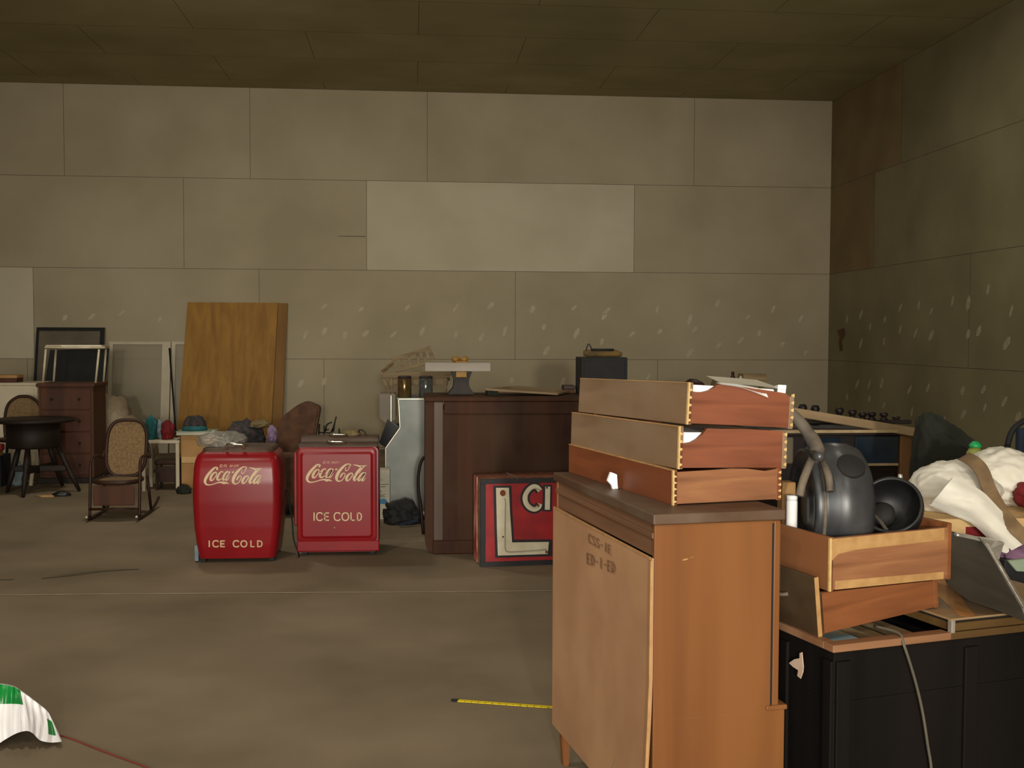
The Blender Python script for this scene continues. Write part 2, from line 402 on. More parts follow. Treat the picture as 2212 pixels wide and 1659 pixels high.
ZS = [0, 0.031, 1.251, 2.471, 3.691, CEIL_Z]
def bx(px, py): return PY(px, py, BACK_Y).x
cuts = {0: [], 1: [bx(60, 850), bx(700, 850), bx(1420, 850)], 2: [bx(72, 620), bx(560, 650), bx(1113, 680)],
        3: [bx(397, 480), bx(792, 490), bx(1370, 490)], 4: [bx(138, 290), bx(540, 290), bx(923, 290), bx(1500, 290)]}
rects = []
for i in range(5):
    xs = [LEFT_X] + cuts[i] + [RIGHT_X]
    for a, b in zip(xs, xs[1:]): rects.append((a, b, ZS[i], ZS[i+1]))
def tone_b(a0, a1, z0, z1):
    return 1 if abs(a0-bx(792, 490)) < .01 and z0 > 2 and z0 < 3 else (1 if a1 < bx(80, 620) and 1 < z0 < 2 and a1 > -7 else 0)
def dabs_b(g):
    g.mi = 2
    D = [(140, 686), (198, 684), (263, 676), (345, 690), (985, 664), (1060, 660), (1150, 668), (1310, 672), (1240, 665), (1490, 690), (1550, 655), (1615, 685), (1670, 668), (1730, 688),
         (660, 722), (700, 716), (745, 724), (790, 720), (850, 722), (912, 716), (985, 722), (1040, 728), (1090, 716), (1175, 706), (1245, 720), (1305, 684), (1365, 722), (1425, 716), (1500, 712), (1640, 720),
         (1180, 758), (1300, 738), (1490, 762), (1552, 746), (1600, 735), (1690, 744), (650, 828), (700, 824), (1105, 822), (1215, 826), (1400, 815), (1740, 762), (880, 664), (780, 668), (700, 662), (1420, 668)]
    for x, y in D:
        c = PY(x, y, BACK_Y); a = radians(random.uniform(35, 75)); L = random.uniform(.045, .09)*(1.7 if x == 1490 and y == 690 else 1); w = random.uniform(.018, .034)
        q = [(-L, -w*.3), (-L*.4, -w), (L*.5, -w*.8), (L, 0), (L*.5, w), (-L*.5, w*.8)]
        g.face([(c.x+u*cos(a)-v*sin(a), BACK_Y-.002, c.z+u*sin(a)+v*cos(a)) for u, v in q])
    g.mi = 3
    g.box((LEFT_X-.1, BACK_Y+.004, -.1), (RIGHT_X+.1, BACK_Y+.1, CEIL_Z+.1))
    g.mi = 3
    a, b = PY(730, 510, BACK_Y), PY(790, 511, BACK_Y)
    g.face([(a.x, BACK_Y-.002, a.z-.004), (b.x, BACK_Y-.002, b.z-.006), (b.x, BACK_Y-.002, b.z+.006), (a.x, BACK_Y-.002, a.z+.004)])
wb = panel_wall('wall_back', rects, tone_b, lambda a, z, d: (a, BACK_Y, z), [M['wall'], M['wall_new'], M['dab'], M['seam']], dabs_b)
tag(wb, kind='structure')
# black painted strokes low on the back wall, over the right cooler
g = G()
def wl(u, v):
    p = PY(660+u/11.64, 860+v/11.64, BACK_Y); return (p.x, BACK_Y-.004, p.z)
for s_ in ([(350, 650, 30), (340, 780, 30), (330, 960, 26)], [(330, 862, 22), (480, 870, 24)], [(465, 690, 26), (470, 850, 24), (480, 1010, 16)],
           [(665, 605, 26), (580, 640, 30), (525, 690, 32), (505, 800, 34), (490, 860, 26)], [(500, 800, 26), (590, 785, 20)], [(500, 868, 20), (680, 880, 24)],
           [(775, 460, 24), (740, 590, 26), (705, 760, 44), (690, 850, 40)], [(690, 760, 26), (640, 860, 26)], [(843, 760, 24), (850, 880, 34)]):
    ribbon(g, [(u, v, w_*1.35) for u, v, w_ in s_], wl, smooth=len(s_) > 2)
g.done('painted_scrawl', M['graffiti'], wb)

# right wall
def ry(px, py): return PX(px, py, RIGHT_X).y
cr = {0: [], 1: [4.0, 9.0], 2: [6.0, 11.4], 3: [ry(1888, 480)], 4: [ry(1948, 260)]}
rects = []
for i in range(5):
    ys = sorted([REAR_Y] + cr[i] + [BACK_Y])
    if i == 3: ys = sorted(set(ys + [7.6, 2.7]))
    if i == 4: ys = sorted(set(ys + [6.0, 1.1]))
    for a, b in zip(ys, ys[1:]): rects.append((a, b, ZS[i], ZS[i+1]))
def tone_r(a0, a1, z0, z1):
    return 1 if (z0 > 2 and a1 > BACK_Y-.1) else 0
def dabs_r(g):
    g.mi = 2
    D = [(2135, 625), (2092, 655), (2185, 672), (1985, 660), (2012, 672), (1945, 665), (1912, 690), (1860, 680), (2058, 650), (2115, 715), (2092, 722), (2012, 725), (1978, 720), (1945, 712), (1910, 738), (1860, 742), (2175, 742), (1880, 706), (1830, 690),
         (1852, 830), (1878, 830), (1905, 828), (2005, 838), (2080, 845), (2125, 842), (1965, 842), (1830, 858), (1878, 862), (2170, 868), (2128, 880), (2082, 895), (2200, 900), (1910, 875), (2040, 910), (1970, 890)]
    for x, y in D:
        c = PX(x, y, RIGHT_X); a = radians(random.uniform(95, 135)); L = random.uniform(.05, .1); w = random.uniform(.025, .045)
        q = [(-L, -w*.3), (-L*.4, -w), (L*.5, -w*.8), (L, 0), (L*.5, w), (-L*.5, w*.8)]
        g.face([(RIGHT_X-.002, c.y+u*cos(a)-v*sin(a), c.z+u*sin(a)+v*cos(a)) for u, v in q])
    g.mi = 4
    g.face([(RIGHT_X-.002, PX(x, y, RIGHT_X).y, PX(x, y, RIGHT_X).z) for x, y in [(1808, 714), (1824, 708), (1826, 724), (1819, 736), (1821, 756), (1814, 760), (1812, 738), (1814, 728)]])
    g.mi = 3
    g.box((RIGHT_X+.004, REAR_Y-.1, -.1), (RIGHT_X+.1, BACK_Y+.1, CEIL_Z+.1))
wr = panel_wall('wall_right', rects, tone_r, lambda a, z, d: (RIGHT_X, a, z), [M['wall_side'], M['wall_corner_shade'], M['dab_dim'], M['seam'], M['stain']], dabs_r)
tag(wr, kind='structure')
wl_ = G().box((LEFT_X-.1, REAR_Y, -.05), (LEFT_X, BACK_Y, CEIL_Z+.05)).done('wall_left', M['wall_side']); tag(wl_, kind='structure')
# rear wall with the wide open doorway behind the photographer
g = G(); DX0, DX1, DZ = -4.6, 2.2, 3.6
g.box((LEFT_X, REAR_Y-.1, 0), (DX0, REAR_Y, CEIL_Z)); g.box((DX1, REAR_Y-.1, 0), (RIGHT_X, REAR_Y, CEIL_Z)); g.box((DX0, REAR_Y-.1, DZ), (DX1, REAR_Y, CEIL_Z))
tag(g.done('wall_rear', M['wall_side']), kind='structure')
# ceiling boards
g = G(); gp = .003
y = REAR_Y; k = 0
while y < BACK_Y-.01:
    y1 = min(y+1.22, BACK_Y); x = LEFT_X-(1.2 if k % 2 else 0)
    while x < RIGHT_X:
        a, b = max(x, LEFT_X), min(x+2.44, RIGHT_X)
        if b > a: g.face([(a+gp, y+gp, CEIL_Z), (b-gp, y+gp, CEIL_Z), (b-gp, y1-gp, CEIL_Z), (a+gp, y1-gp, CEIL_Z)])
        x += 2.44
    y = y1; k += 1
g.mi = 1
g.box((LEFT_X-.1, REAR_Y-.1, CEIL_Z+.004), (RIGHT_X+.1, BACK_Y+.1, CEIL_Z+.1))
tag(g.done('ceiling', [M['ceil'], M['seam']]), kind='structure')

# ================================================================ BACK LEFT: things leaning on the wall
def leaning(name, label, cat, tl, tr, zbot_shift, m, y_top=BACK_Y-.03, y_bot=BACK_Y-.35, th=.018, xb=None):
    """sheet standing on the floor, top edge resting near the wall"""
    a = PY(tl[0], tl[1], y_top); b = PY(tr[0], tr[1], y_top)
    xa, xb_ = xb if xb else (a.x, b.x)
    P = [Vector((xa, y_bot, 0)), Vector((xb_, y_bot, 0)), b, a]
    n = Vector((0, 1, 0))
    return P

P = leaning('x', '', '', (405, 653), (600, 654), 0, None, BACK_Y-.07, BACK_Y-.42, xb=(-3.13, -1.90))
tag(G().prism(P, (0, .018, 0)).done('plywood_sheet', M['ply'], origin=(-2.5, BACK_Y-.4, 0)), 'tall yellow plywood sheet leaning on the back wall', 'plywood')
P = leaning('x', '', '', (470, 653), (622, 655), 0, None, BACK_Y-.03, BACK_Y-.36, xb=(-2.6, -1.77))
tag(G().prism(P, (0, .018, 0)).done('plywood_sheet', M['ply2'], origin=(-2.2, BACK_Y-.36, 0)), 'second plywood sheet, only its right strip showing behind the yellow one', 'plywood')

def sash(px0, px1, top, label, yt, yb, stile_r=.1, xw=None):
    a = PY(px0, top, yt); b = PY(px1, top, yt); H = a.z; x0, x1 = a.x, b.x
    t = thing('window_sash', label, 'window frame', ((x0+x1)/2, yb, 0), 0, 'white sashes leaning on the wall')
    def Q(x, z, d=0): return Vector((x, yb+(yt-yb)*z/H+d, z))
    def piece(n, xa, xb, za, zb, th=.035, m=M['whitepaint'], d=0):
        G().prism([Q(xa, za, d), Q(xb, za, d), Q(xb, zb, d), Q(xa, zb, d)], (0, th, 0)).done(n, m, t)
    piece('stile', x0, x0+.05, 0, H); piece('stile', x1-stile_r, x1, 0, H)
    piece('top_rail', x0+.05, x1-stile_r, H-.035, H); piece('bottom_rail', x0+.05, x1-stile_r, 0, .12)
    piece('pane', x0+.05, x1-stile_r, .12, H-.035, .004, M['dustyglass'], .015)
    return t
sash(236, 369, 738, 'white framed window sash leaning left of the yellow plywood, fully visible', BACK_Y-.05, BACK_Y-.3, .11)
sash(371, 470, 738, 'white framed window sash half hidden behind the yellow plywood', BACK_Y-.09+.05, BACK_Y-.27, .06)
a, b = PY(366, 752, 15.0), PY(384, 1010, 14.6); b.z = 0.006
tag(G().tube([b, a], .012, 8).done('metal_rod', M['blackm'], origin=b), 'thin black rod leaning against the white sash', 'rod')

# grey slate board
t = thing('slate_board', 'large dark grey board with black frame leaning behind the dresser', 'board', (-4.55, 14.95, 0))
a, b = PY(80, 707, 15.3), PY(226, 708, 15.3); H = a.z
def Q(x, z, d=0): return Vector((x, 14.95+.35*z/H+d, z))
G().prism([Q(a.x, 0), Q(b.x, 0), Q(b.x, H), Q(a.x, H)], (0, .02, 0)).done('panel', M['slate'], t)
g = G()
for x0, x1, z0, z1 in ((a.x, b.x, H-.045, H), (b.x-.05, b.x, 0, H-.045), (a.x, a.x+.03, 0, H-.045)):
    g.prism([Q(x0, z0, -.02), Q(x1, z0, -.02), Q(x1, z1, -.02), Q(x0, z1, -.02)], (0, .02, 0))
g.done('frame', M['blackm'], t)
# black board
a, b = PY(108, 756, 14.1), PY(235, 753, 14.1); c = PY(222, 852, 13.8)
H = a.z
def Q(x, z, d=0): return Vector((x, 13.65+.45*z/H+d, z))
tag(G().prism([Q(a.x-.1, 0), Q(c.x-.06, 0), Q(b.x, b.z), Q(a.x, a.z)], (0, .03, 0), .004).done('black_board', M['blackm'], origin=(a.x, 13.65, 0)), 'plain black panel leaning behind the white metal stand', 'board')

# white cupboard at the far left edge with a small box on it
a, b = PY(-70, 827, 13.0), PY(80, 827, 13.0)
t = thing('white_cupboard', 'plain white cupboard behind the cane chair at left edge', 'cupboard', ((a.x+b.x)/2, 13.25, 0))
G().box((a.x, 13.0, .04), (b.x, 13.5, a.z-.03), .006).done('body', M['whitepaint'], t)
G().box((a.x-.01, 12.99, a.z-.03), (b.x+.01, 13.51, a.z), .005).done('top', M['whitepaint'], t)
G().box((a.x+.02, 13.02, 0), (b.x-.02, 13.48, .04)).done('plinth', M['blackm'], t)
G().box((a.x+.03, 12.985, .1), (b.x-.03, 13.0, a.z-.06), .004).done('door', M['whitepaint'], t)
p, q = PY(-12, 811, 13.1), PY(36, 826, 13.1)
t = thing('brown_carton', 'small brown box standing on the white cupboard', 'box', ((p.x+q.x)/2, 13.2, a.z))
G().box((p.x, 13.1, a.z), (q.x, 13.32, p.z), .006).done('box_body', M['dresser'], t)
G().box((p.x-.005, 13.095, p.z-.03), (q.x+.005, 13.325, p.z+.004), .004).done('lid', M['tan'], t)

# dresser
x0, x1, yd, ht = -3.94, -3.36, 12.08, 1.063
t = thing('brown_dresser', 'upright reddish brown dresser behind the dark round table', 'dresser', ((x0+x1)/2, yd+.25, 0))
G().box((x0+.01, yd+.02, .06), (x1-.01, yd+.5, ht-.04), .004).done('carcass', M['dresser'], t)
G().box((x0-.01, yd-.01, ht-.04), (x1+.01, yd+.51, ht), .008).done('top', M['dresser'], t)
G().box((x0, yd, 0), (x1, yd+.5, .06), .004).done('plinth', M['darkwood'], t)
for i in range(4):
    z0 = .09+i*.232
    d = G().box((x0+.035, yd+.005, z0), (x1-.035, yd+.022, z0+.216), .005).done('drawer', M['dresser'], t)
    for kx in (-.14, .14):
        G().lathe([(.006, 0), (.006, .01), (.014, .016), (.012, .026), (.003, .03)], Matrix.Translation(((x0+x1)/2+kx, yd+.006, z0+.11)) @ Matrix.Rotation(pi/2, 4, 'X'), 12).done('knob', M['darkwood'], d)

# white metal stand on the dresser
t = thing('metal_stand', 'white tubular metal stand on top of the brown dresser', 'stand', (-3.62, 12.35, ht))
zt = PY(100, 748, 12.2).z
fl_, fr_ = PY(99, 757, 12.2), PY(214, 757, 12.2); bl_, br_ = PY(121, 750, 12.5), PY(235, 752, 12.5)
def leg(p, dx): G().tube([(p.x, p.y, zt-.03), (p.x+dx, p.y, ht)], .012, 8).done('leg', M['whitemetal'], t)
leg(fl_, -.035); leg(fr_, -.04); leg(bl_, -.03); leg(br_-Vector((.03, 0, 0)), -.03)
G().tube([(bl_.x-.02, bl_.y, zt-.012), (br_.x, br_.y, zt-.012), (fr_.x+.05, fr_.y, zt-.012), ((fl_.x+fr_.x)/2, fl_.y-.06, zt-.012), (fl_.x, fl_.y, zt-.012)], .014, 8, closed=True).done('top_ring', M['whitemetal'], t)
G().prism([(fl_.x-.005, fl_.y, zt-.006), ((fl_.x+fr_.x)/2-.1, fl_.y-.055, zt-.006), (fr_.x+.03, fr_.y, zt-.006), (br_.x, br_.y, zt-.006), (bl_.x, bl_.y, zt-.006)], (0, 0, .02), .006).done('tray', M['whitemetal'], t)

# dust sheet heap right of the dresser
tag(G().heap((-3.45, 13.05, .36), (.27, .3, .52), 3, .22, 1.8, 0.0, 4, .1).heap((-3.18, 13.0, .25), (.26, .26, .42), 8, .2, 1.8, 0.0, 4, .1).done('dust_sheet', M['cloth_grey'], origin=(-3.45, 13.05, 0)), 'greyish dust sheet heaped beside the brown dresser', 'cloth')

# cane chair at the left edge
def cane_chair():
    cx_, cy = -4.235, 12.35
    t = thing('cane_chair', 'bentwood chair with arched cane back behind the dark round table', 'chair', (cx_, cy, 0))
    arch = crom([(cx_-.19, cy+.18, .45), (cx_-.2, cy+.19, .62), (cx_-.17, cy+.2, .8), (cx_-.08, cy+.21, .885), (cx_, cy+.21, .9), (cx_+.08, cy+.21, .885), (cx_+.17, cy+.2, .8), (cx_+.2, cy+.19, .62), (cx_+.19, cy+.18, .45)], 4)
    bk = G().tube(arch, .017, 8).done('back_frame', M['bentwood'], t)
    G().prism([Vector(p)+Vector((0, -.002, 0)) for p in arch], (0, .006, 0)).done('cane_panel', M['cane'], bk)
    G().lathe([(.0, -.02), (.2, -.02), (.215, 0), (.2, .015), (0, .015)], Matrix.Translation((cx_, cy, .45)), 24).done('seat', M['bentwood'], t)
    for sx, sy in ((-1, -1), (1, -1), (-1, 1), (1, 1)):
        G().tube([(cx_+sx*.16, cy+sy*.15, .44), (cx_+sx*.2, cy+sy*.2, 0)], [.017, .012], 8).done('leg', M['bentwood'], t)
cane_chair()

# dark round table
t = thing('round_table', 'dark round wooden table with splayed legs at left edge', 'table', (-3.77, 11.45, 0))
C_ = Vector((-3.775, 11.45, 0))
G().lathe([(0, .705), (.37, .705), (.392, .715), (.392, .73), (.38, .738), (0, .738)], Matrix.Translation(C_), 36).done('tabletop', M['darkwood'], t)
G().lathe([(.02, .45), (.235, .45), (.25, .47), (.25, .705), (.02, .705)], Matrix.Translation(C_), 28).done('apron', M['darkwood'], t)
for px, py in ((15, 1065), (50, 1075), (135, 1050), (172, 1062)):
    f = PZ(px, py); d = (f-C_); d.z = 0
    top = C_+d*.52; top.z = .47
    G().tube([top, top.lerp(f, .4), top.lerp(f, .5), top.lerp(f, .6), f+Vector((0, 0, .005))], [.024, .03, .02, .03, .016], 10).done('leg', M['darkwood'], t)
fs = [PZ(*p) for p in ((15, 1065), (172, 1062), (50, 1075), (135, 1050))]
for i, j in ((0, 1), (2, 3)):
    a = fs[i].lerp(C_, .28); b = fs[j].lerp(C_, .28); a.z = b.z = .24
    G().bar(a, b, .035, .06, .008).done('stretcher', M['darkwood'], t)
# things around that table
a = PZ(42, 1003)
t0 = PY(40, 985, 12.0)
tag(G().heap((t0.x, 11.98, .09), (.075, .06, .15), 5, .25, 2, 0, 3).done('grey_rag', M['paleblue'], origin=(t0.x, 11.98, 0)), 'pale grey-blue rag on the floor under the round table', 'rag')
p = PY(74, 968, 12.0); tag(G().bar((p.x-.02, 11.94, 0), (p.x, 12.03, p.z), .035, .02, .003).done('white_stick', M['whitepaint'], origin=(p.x, 11.95, 0)), 'short white stick propped on the dresser under the round table', 'stick')
p, q = PY(-34, 982, 12.0), PY(13, 1042, 12.0)
t = thing('black_crate', 'black crate on the floor at the extreme left edge', 'crate', ((p.x+q.x)/2, 12.0, 0))
g = G(); g.box((p.x, 11.85, 0), (q.x, 12.15, .03)); g.box((p.x, 11.85, .03), (p.x+.02, 12.15, p.z)); g.box((q.x-.02, 11.85, .03), (q.x, 12.15, p.z)); g.box((p.x+.02, 11.85, .03), (q.x-.02, 11.87, p.z)); g.box((p.x+.02, 12.13, .03), (q.x-.02, 12.15, p.z))
g.done('crate_body', M['blackm'], t)
t = thing('red_yellow_packet', 'red and yellow packet standing in the black crate', 'packet', (p.x+.14, 12.0, .03))
zz = PY(0, 973, 12).z
G().box((p.x+.03, 11.95, .03), (q.x-.04, 12.05, zz), .01).done('packet_body', M['yellow'], t)
G().box((p.x+.03, 11.95, zz), (q.x-.02, 12.05, zz+.07), .015).done('packet_top', M['redcloth'], t)
c = PZ(133, 1072)
t = thing('dark_shoe', 'small dark shoe on the floor in front of the dresser', 'shoe', (c.x, c.y, 0))
G().heap((c.x, c.y, .015), (.085, .035, .035), 2, .12, 1.6, 0.008, 3, 0, .15).done('upper', M['black'], t)
G().prism([(c.x+u, c.y+v, 0) for u, v in ((-.085, -.02), (-.04, -.032), (.04, -.032), (.085, -.015), (.085, .015), (.04, .034), (-.04, .034), (-.085, .022))], (0, 0, .012)).done('sole', M['blackm'], t)
c = PZ(100, 1073)
tag(G().heap((c.x, c.y, .006), (.09, .04, .014), 6, .3, 2.2, 0, 3).done('wood_chip', M['tan'], origin=(c.x, c.y, 0)), 'flat tan wood scrap on the floor left of the shoe', 'scrap')

# bentwood rocker
def rocker():
    c = Vector((-2.525, 9.98, 0)); t = thing('rocking_chair', 'bentwood rocking chair with tall oval cane back', 'rocking chair', c)
    def oval(cx_, z0, z1, hw, y0, y1, k=32, e=3.2):
        P = []
        for i in range(k):
            a = 2*pi*i/k; ca, sa = cos(a), sin(a)
            x = math.copysign(abs(ca)**(2/e), ca)*hw; s_ = math.copysign(abs(sa)**(2/e), sa)
            z = (z0+z1)/2+s_*(z1-z0)/2; P.append(Vector((cx_+x, y0+(y1-y0)*(z-z0)/(z1-z0), z)))
        return P
    Pb = oval(c.x, .335, .82, .172, c.y+.02, c.y+.16)
    bk = G().tube(Pb, .016, 8, closed=True).done('back_frame', M['bentwood'], t)
    G().prism(Pb, (0, .006, 0)).done('cane_panel', M['cane'], bk)
    Ps = []
    for i in range(32):
        a = 2*pi*i/32; ca, sa = cos(a), sin(a)
        Ps.append(Vector((c.x+math.copysign(abs(ca)**.7, ca)*.18, c.y-.17+math.copysign(abs(sa)**.7, sa)*.19, .325)))
    st = G().tube(Ps, .02, 8, closed=True).done('seat_frame', M['bentwood'], t)
    G().prism(Ps, (0, 0, .006)).done('cane_seat', M['cane'], st)
    G().box((c.x-.17, c.y-.35, .13), (c.x+.17, c.y-.335, .3), .006).done('front_apron', M['dresser'], t)
    for s in (-1, 1):
        x = c.x+s*.205
        G().tube(crom([(x, c.y-.42, .035), (x, c.y-.3, .015), (x, c.y-.05, .013), (x, c.y+.2, .03), (x, c.y+.4, .09)], 5), .013, 8).done('runner', M['bentwood'], t)
        G().tube(crom([(x, c.y-.33, .02), (x, c.y-.3, .3), (x, c.y-.27, .5), (x, c.y-.1, .53), (x, c.y+.08, .5), (x-s*.03, c.y+.12, .62)], 5), .013, 8).done('arm', M['bentwood'], t)
        G().tube([(x, c.y+.1, .022), (x-s*.02, c.y+.05, .34)], .013, 8).done('rear_leg', M['bentwood'], t)
        G().lathe([(0, -.012), (.009, -.012), (.009, .012), (0, .012)], Matrix.Translation((x, c.y-.42, .045)) @ Matrix.Rotation(pi/2, 4, 'X'), 12).done('runner_glint', M['whitemetal'], t)  # white cap stands in for the highlight at the runner end
    G().tube([(c.x-.205, c.y-.34, .1), (c.x+.205, c.y-.34, .1)], .011, 8).done('cross_bar', M['bentwood'], t)
rocker()

# white side table behind the rocker with cloths
a, b = PY(318, 952, 11.45), PY(387, 952, 11.45)
t = thing('white_side_table', 'low white side table behind the rocking chair', 'table', ((a.x+b.x)/2, 11.6, 0))
G().box((a.x-.06, 11.45, a.z-.03), (b.x, 11.8, a.z), .005).done('tabletop', M['whitepaint'], t)
for x in (a.x-.04, b.x-.02):
    for y in (11.47, 11.78): G().bar((x, y, 0), (x, y, a.z-.03), .032, .032).done('leg', M['whitepaint'] if x > a.x else M['whitepaint'], t)
zt = a.z
def onz(px, y): return PY(px, 900, y).x
tag(G().heap((onz(327, 11.6), 11.6, zt+.1), (.07, .08, .13), 11, .2, 2, zt, 4, .12).done('teal_cloth', M['teal'], origin=(onz(327, 11.6), 11.6, zt)), 'teal cloth heaped behind the rocking chair', 'cloth')
tag(G().heap((onz(346, 11.62), 11.64, zt+.09), (.035, .08, .11), 12, .2, 2, zt, 4, .12).done('pale_blue_cloth', M['paleblue'], origin=(onz(346, 11.6), 11.64, zt)), 'pale blue cloth between the teal and the red cloth', 'cloth')
tag(G().heap((onz(361, 11.6), 11.6, zt+.08), (.07, .08, .11), 13, .2, 2, zt, 4, .12).done('red_cloth', M['redcloth'], origin=(onz(361, 11.6), 11.6, zt)), 'red cloth on the white side table, rightmost of three', 'cloth')
p, q = PY(333, 985, 11.5), PY(384, 1058, 11.5)
t = thing('dark_stool', 'dark brown stool under the white side table', 'stool', ((p.x+q.x)/2, 11.6, 0))
G().box((p.x, 11.5, .26), (q.x, 11.74, .31), .012).done('seat', M['bentwood'], t)
for x in (p.x+.02, q.x-.02):
    for y in (11.52, 11.72): G().bar((x, y, 0), (x, y, .26), .026, .026, .003).done('leg', M['bentwood'], t)
G().box((p.x+.03, 11.51, .08), (q.x-.03, 11.53, .24), .004).done('apron', M['bentwood'], t)
c = PZ(397, 1066)
tag(G().heap((c.x, c.y, .03), (.07, .06, .055), 14, .3, 2.5, 0, 3).done('green_rag', M['darkgreen'], origin=(c.x, c.y, 0)), 'dark green rag on the floor left of the left cooler', 'rag')

# tan carton with book and hat
x0, x1 = -2.345, -1.98
t = thing('tan_carton', 'tall tan carton behind the left red cooler', 'box', ((x0+x1)/2, 11.7, 0))
G().box((x0, 11.5, 0), (x1, 11.9, .56), .004).done('box_body', M['tan'], t)
G().box((x0+.005, 11.495, .28), (x1-.005, 11.5, .34)).done('packing_tape', M['tanlight'], t)
a, b = PY(379, 940, 11.48), PY(463, 940, 11.48)
t = thing('green_book', 'pale green book lying on the tan carton', 'book', ((a.x+b.x)/2, 11.65, .56))
G().box((a.x, 11.48, .56), (b.x, 11.78, .567), .001).done('cover', M['palegreen'], t); G().box((a.x, 11.48, .592), (b.x, 11.78, .6), .001).done('cover', M['palegreen'], t)
G().box((a.x+.008, 11.486, .567), (b.x-.005, 11.77, .592)).done('page_block', M['paper2'], t)
cx_ = PY(420, 900, 11.62).x
t = thing('knitted_hat', 'dark purple hat with teal band on the green book', 'hat', (cx_, 11.62, .6))
G().heap((cx_, 11.62, .66), (.115, .1, .1), 16, .14, 2, .63, 4, .1).done('crown', M['clothes'], t)
G().lathe([(.1, 0), (.125, .0), (.13, .03), (.1, .05)], Matrix.Translation((cx_, 11.62, .6)), 24).done('band', M['teal'], t)

# ================================================================ ARMCHAIR AND CLOTHES BEHIND THE COOLERS
def armchair():
    y0 = 9.85
    def Q(px, py, y=y0): return PY(px, py, y)
    t = thing('brown_armchair', 'old brown upholstered armchair behind the red coolers', 'armchair', (-1.25, 10.1, 0))
    prof = crom([(598, 985), (600, 915), (625, 888), (645, 874), (662, 869), (678, 874), (690, 883), (686, 910), (680, 950), (674, 1000)], 4)
    P = [Q(*p) for p in prof]; zb = .3
    P = [Vector((P[0].x, y0, zb))] + P + [Vector((P[-1].x-.02, y0, zb))]
    G().prism(P, (0, .2, 0), .02).done('backrest', M['armchair'], t)
    xl, xr = Q(478, 990).x, Q(676, 990).x
    G().box((xl, 9.75, .1), (xr, 10.4, .42), .03).done('seat', M['armchair'], t)
    G().box((xl-.02, 9.7, .1), (xr-.1, 9.84, .56), .04).done('armrest', M['armchair'], t)
    G().box((xl-.02, 10.3, .1), (xr-.1, 10.44, .56), .04).done('armrest', M['armchair'], t)
    for x in (xl+.04, xr-.05):
        for y in (9.79, 10.36): G().bar((x, y, 0), (x, y, .1), .045, .045).done('leg', M['darkwood'], t)
    return t
armchair()
def heap_on(name, label, cat, px, py, y, rx, ry_, rz_, m, seed, z0, w=.12):
    c = PY(px, py, y)
    return tag(G().heap(c, (rx, ry_, rz_), seed, .2, 2.2, z0, 4, w).done(name, m, origin=(c.x, c.y, z0)), label, cat)
heap_on('clothes_pile', 'dark pile of patterned clothes on the brown armchair', 'clothes', 532, 955, 10.05, .17, .16, .2, M['clothes'], 21, .42)
heap_on('olive_shirt', 'pale olive shirt on top of the dark clothes pile', 'clothes', 562, 916, 10.02, .09, .1, .035, M['olive'], 22, PY(562, 926, 10.02).z)
heap_on('lilac_scarf', 'lilac scarf at the right end of the clothes pile', 'scarf', 588, 945, 9.9, .045, .06, .11, M['lilac'], 23, .56)

# ================================================================ RED COOLERS
COKE = [  # script traced as tapering strokes: u right, v down, width
 [(605, 330, 50), (640, 285, 46), (600, 255, 36), (540, 275, 55), (440, 370, 76), (330, 500, 86), (265, 620, 86), (255, 700, 74), (300, 768, 52), (390, 785, 34), (520, 760, 28), (640, 722, 32), (760, 705, 46), (840, 725, 74), (920, 722, 52), (1005, 756, 10)],
 [(560, 400, 40), (480, 470, 64), (430, 570, 76), (430, 640, 62), (490, 640, 40), (560, 560, 28), (608, 480, 32), (600, 412, 38), (560, 400, 40)],
 [(605, 480, 24), (670, 490, 22)],
 [(806, 418, 40), (800, 388, 36), (760, 385, 32), (705, 435, 54), (650, 530, 74), (640, 610, 66), (685, 640, 48), (750, 610, 26), (822, 555, 14)],
 [(985, 390, 38), (930, 395, 46), (870, 460, 58), (825, 560, 66), (825, 632, 56), (870, 622, 34), (940, 530, 28), (1000, 410, 36)],
 [(1030, 380, 50), (965, 500, 60), (915, 590, 66), (920, 640, 50), (970, 618, 26), (1040, 515, 10)],
 [(1095, 408, 46), (1155, 392, 46)],
 [(1530, 300, 34), (1552, 262, 30), (1500, 240, 26), (1420, 255, 42), (1320, 335, 66), (1220, 450, 86), (1150, 580, 92), (1132, 680, 80), (1170, 742, 54), (1230, 752, 34), (1310, 710, 26), (1378, 600, 26), (1382, 530, 24), (1340, 510, 26), (1290, 555, 46), (1245, 640, 40)],
 [(1530, 290, 24), (1490, 395, 20), (1430, 445, 22), (1395, 420, 24), (1420, 330, 12)],
 [(1560, 510, 36), (1480, 570, 62), (1430, 660, 74), (1440, 732, 56), (1500, 722, 34), (1570, 640, 28), (1610, 570, 34), (1600, 522, 36), (1560, 510, 36)],
 [(1610, 570, 20), (1690, 580, 18)],
 [(1900, 320, 50), (1800, 430, 72), (1720, 545, 78), (1660, 660, 78), (1660, 728, 54), (1710, 716, 30), (1770, 650, 14)],
 [(1620, 262, 8), (1720, 276, 32), (1810, 306, 46), (1890, 312, 54), (1960, 300, 34), (2040, 282, 8)],
 [(1965, 310, 14), (1890, 400, 18), (1800, 525, 14)],
 [(1965, 505, 38), (1905, 515, 44), (1845, 580, 54), (1790, 680, 62), (1790, 736, 50), (1840, 722, 32), (1910, 620, 28), (1980, 515, 36)],
 [(2000, 495, 50), (1940, 610, 60), (1900, 700, 62), (1910, 742, 46), (1960, 712, 20), (2005, 645, 10)],
]
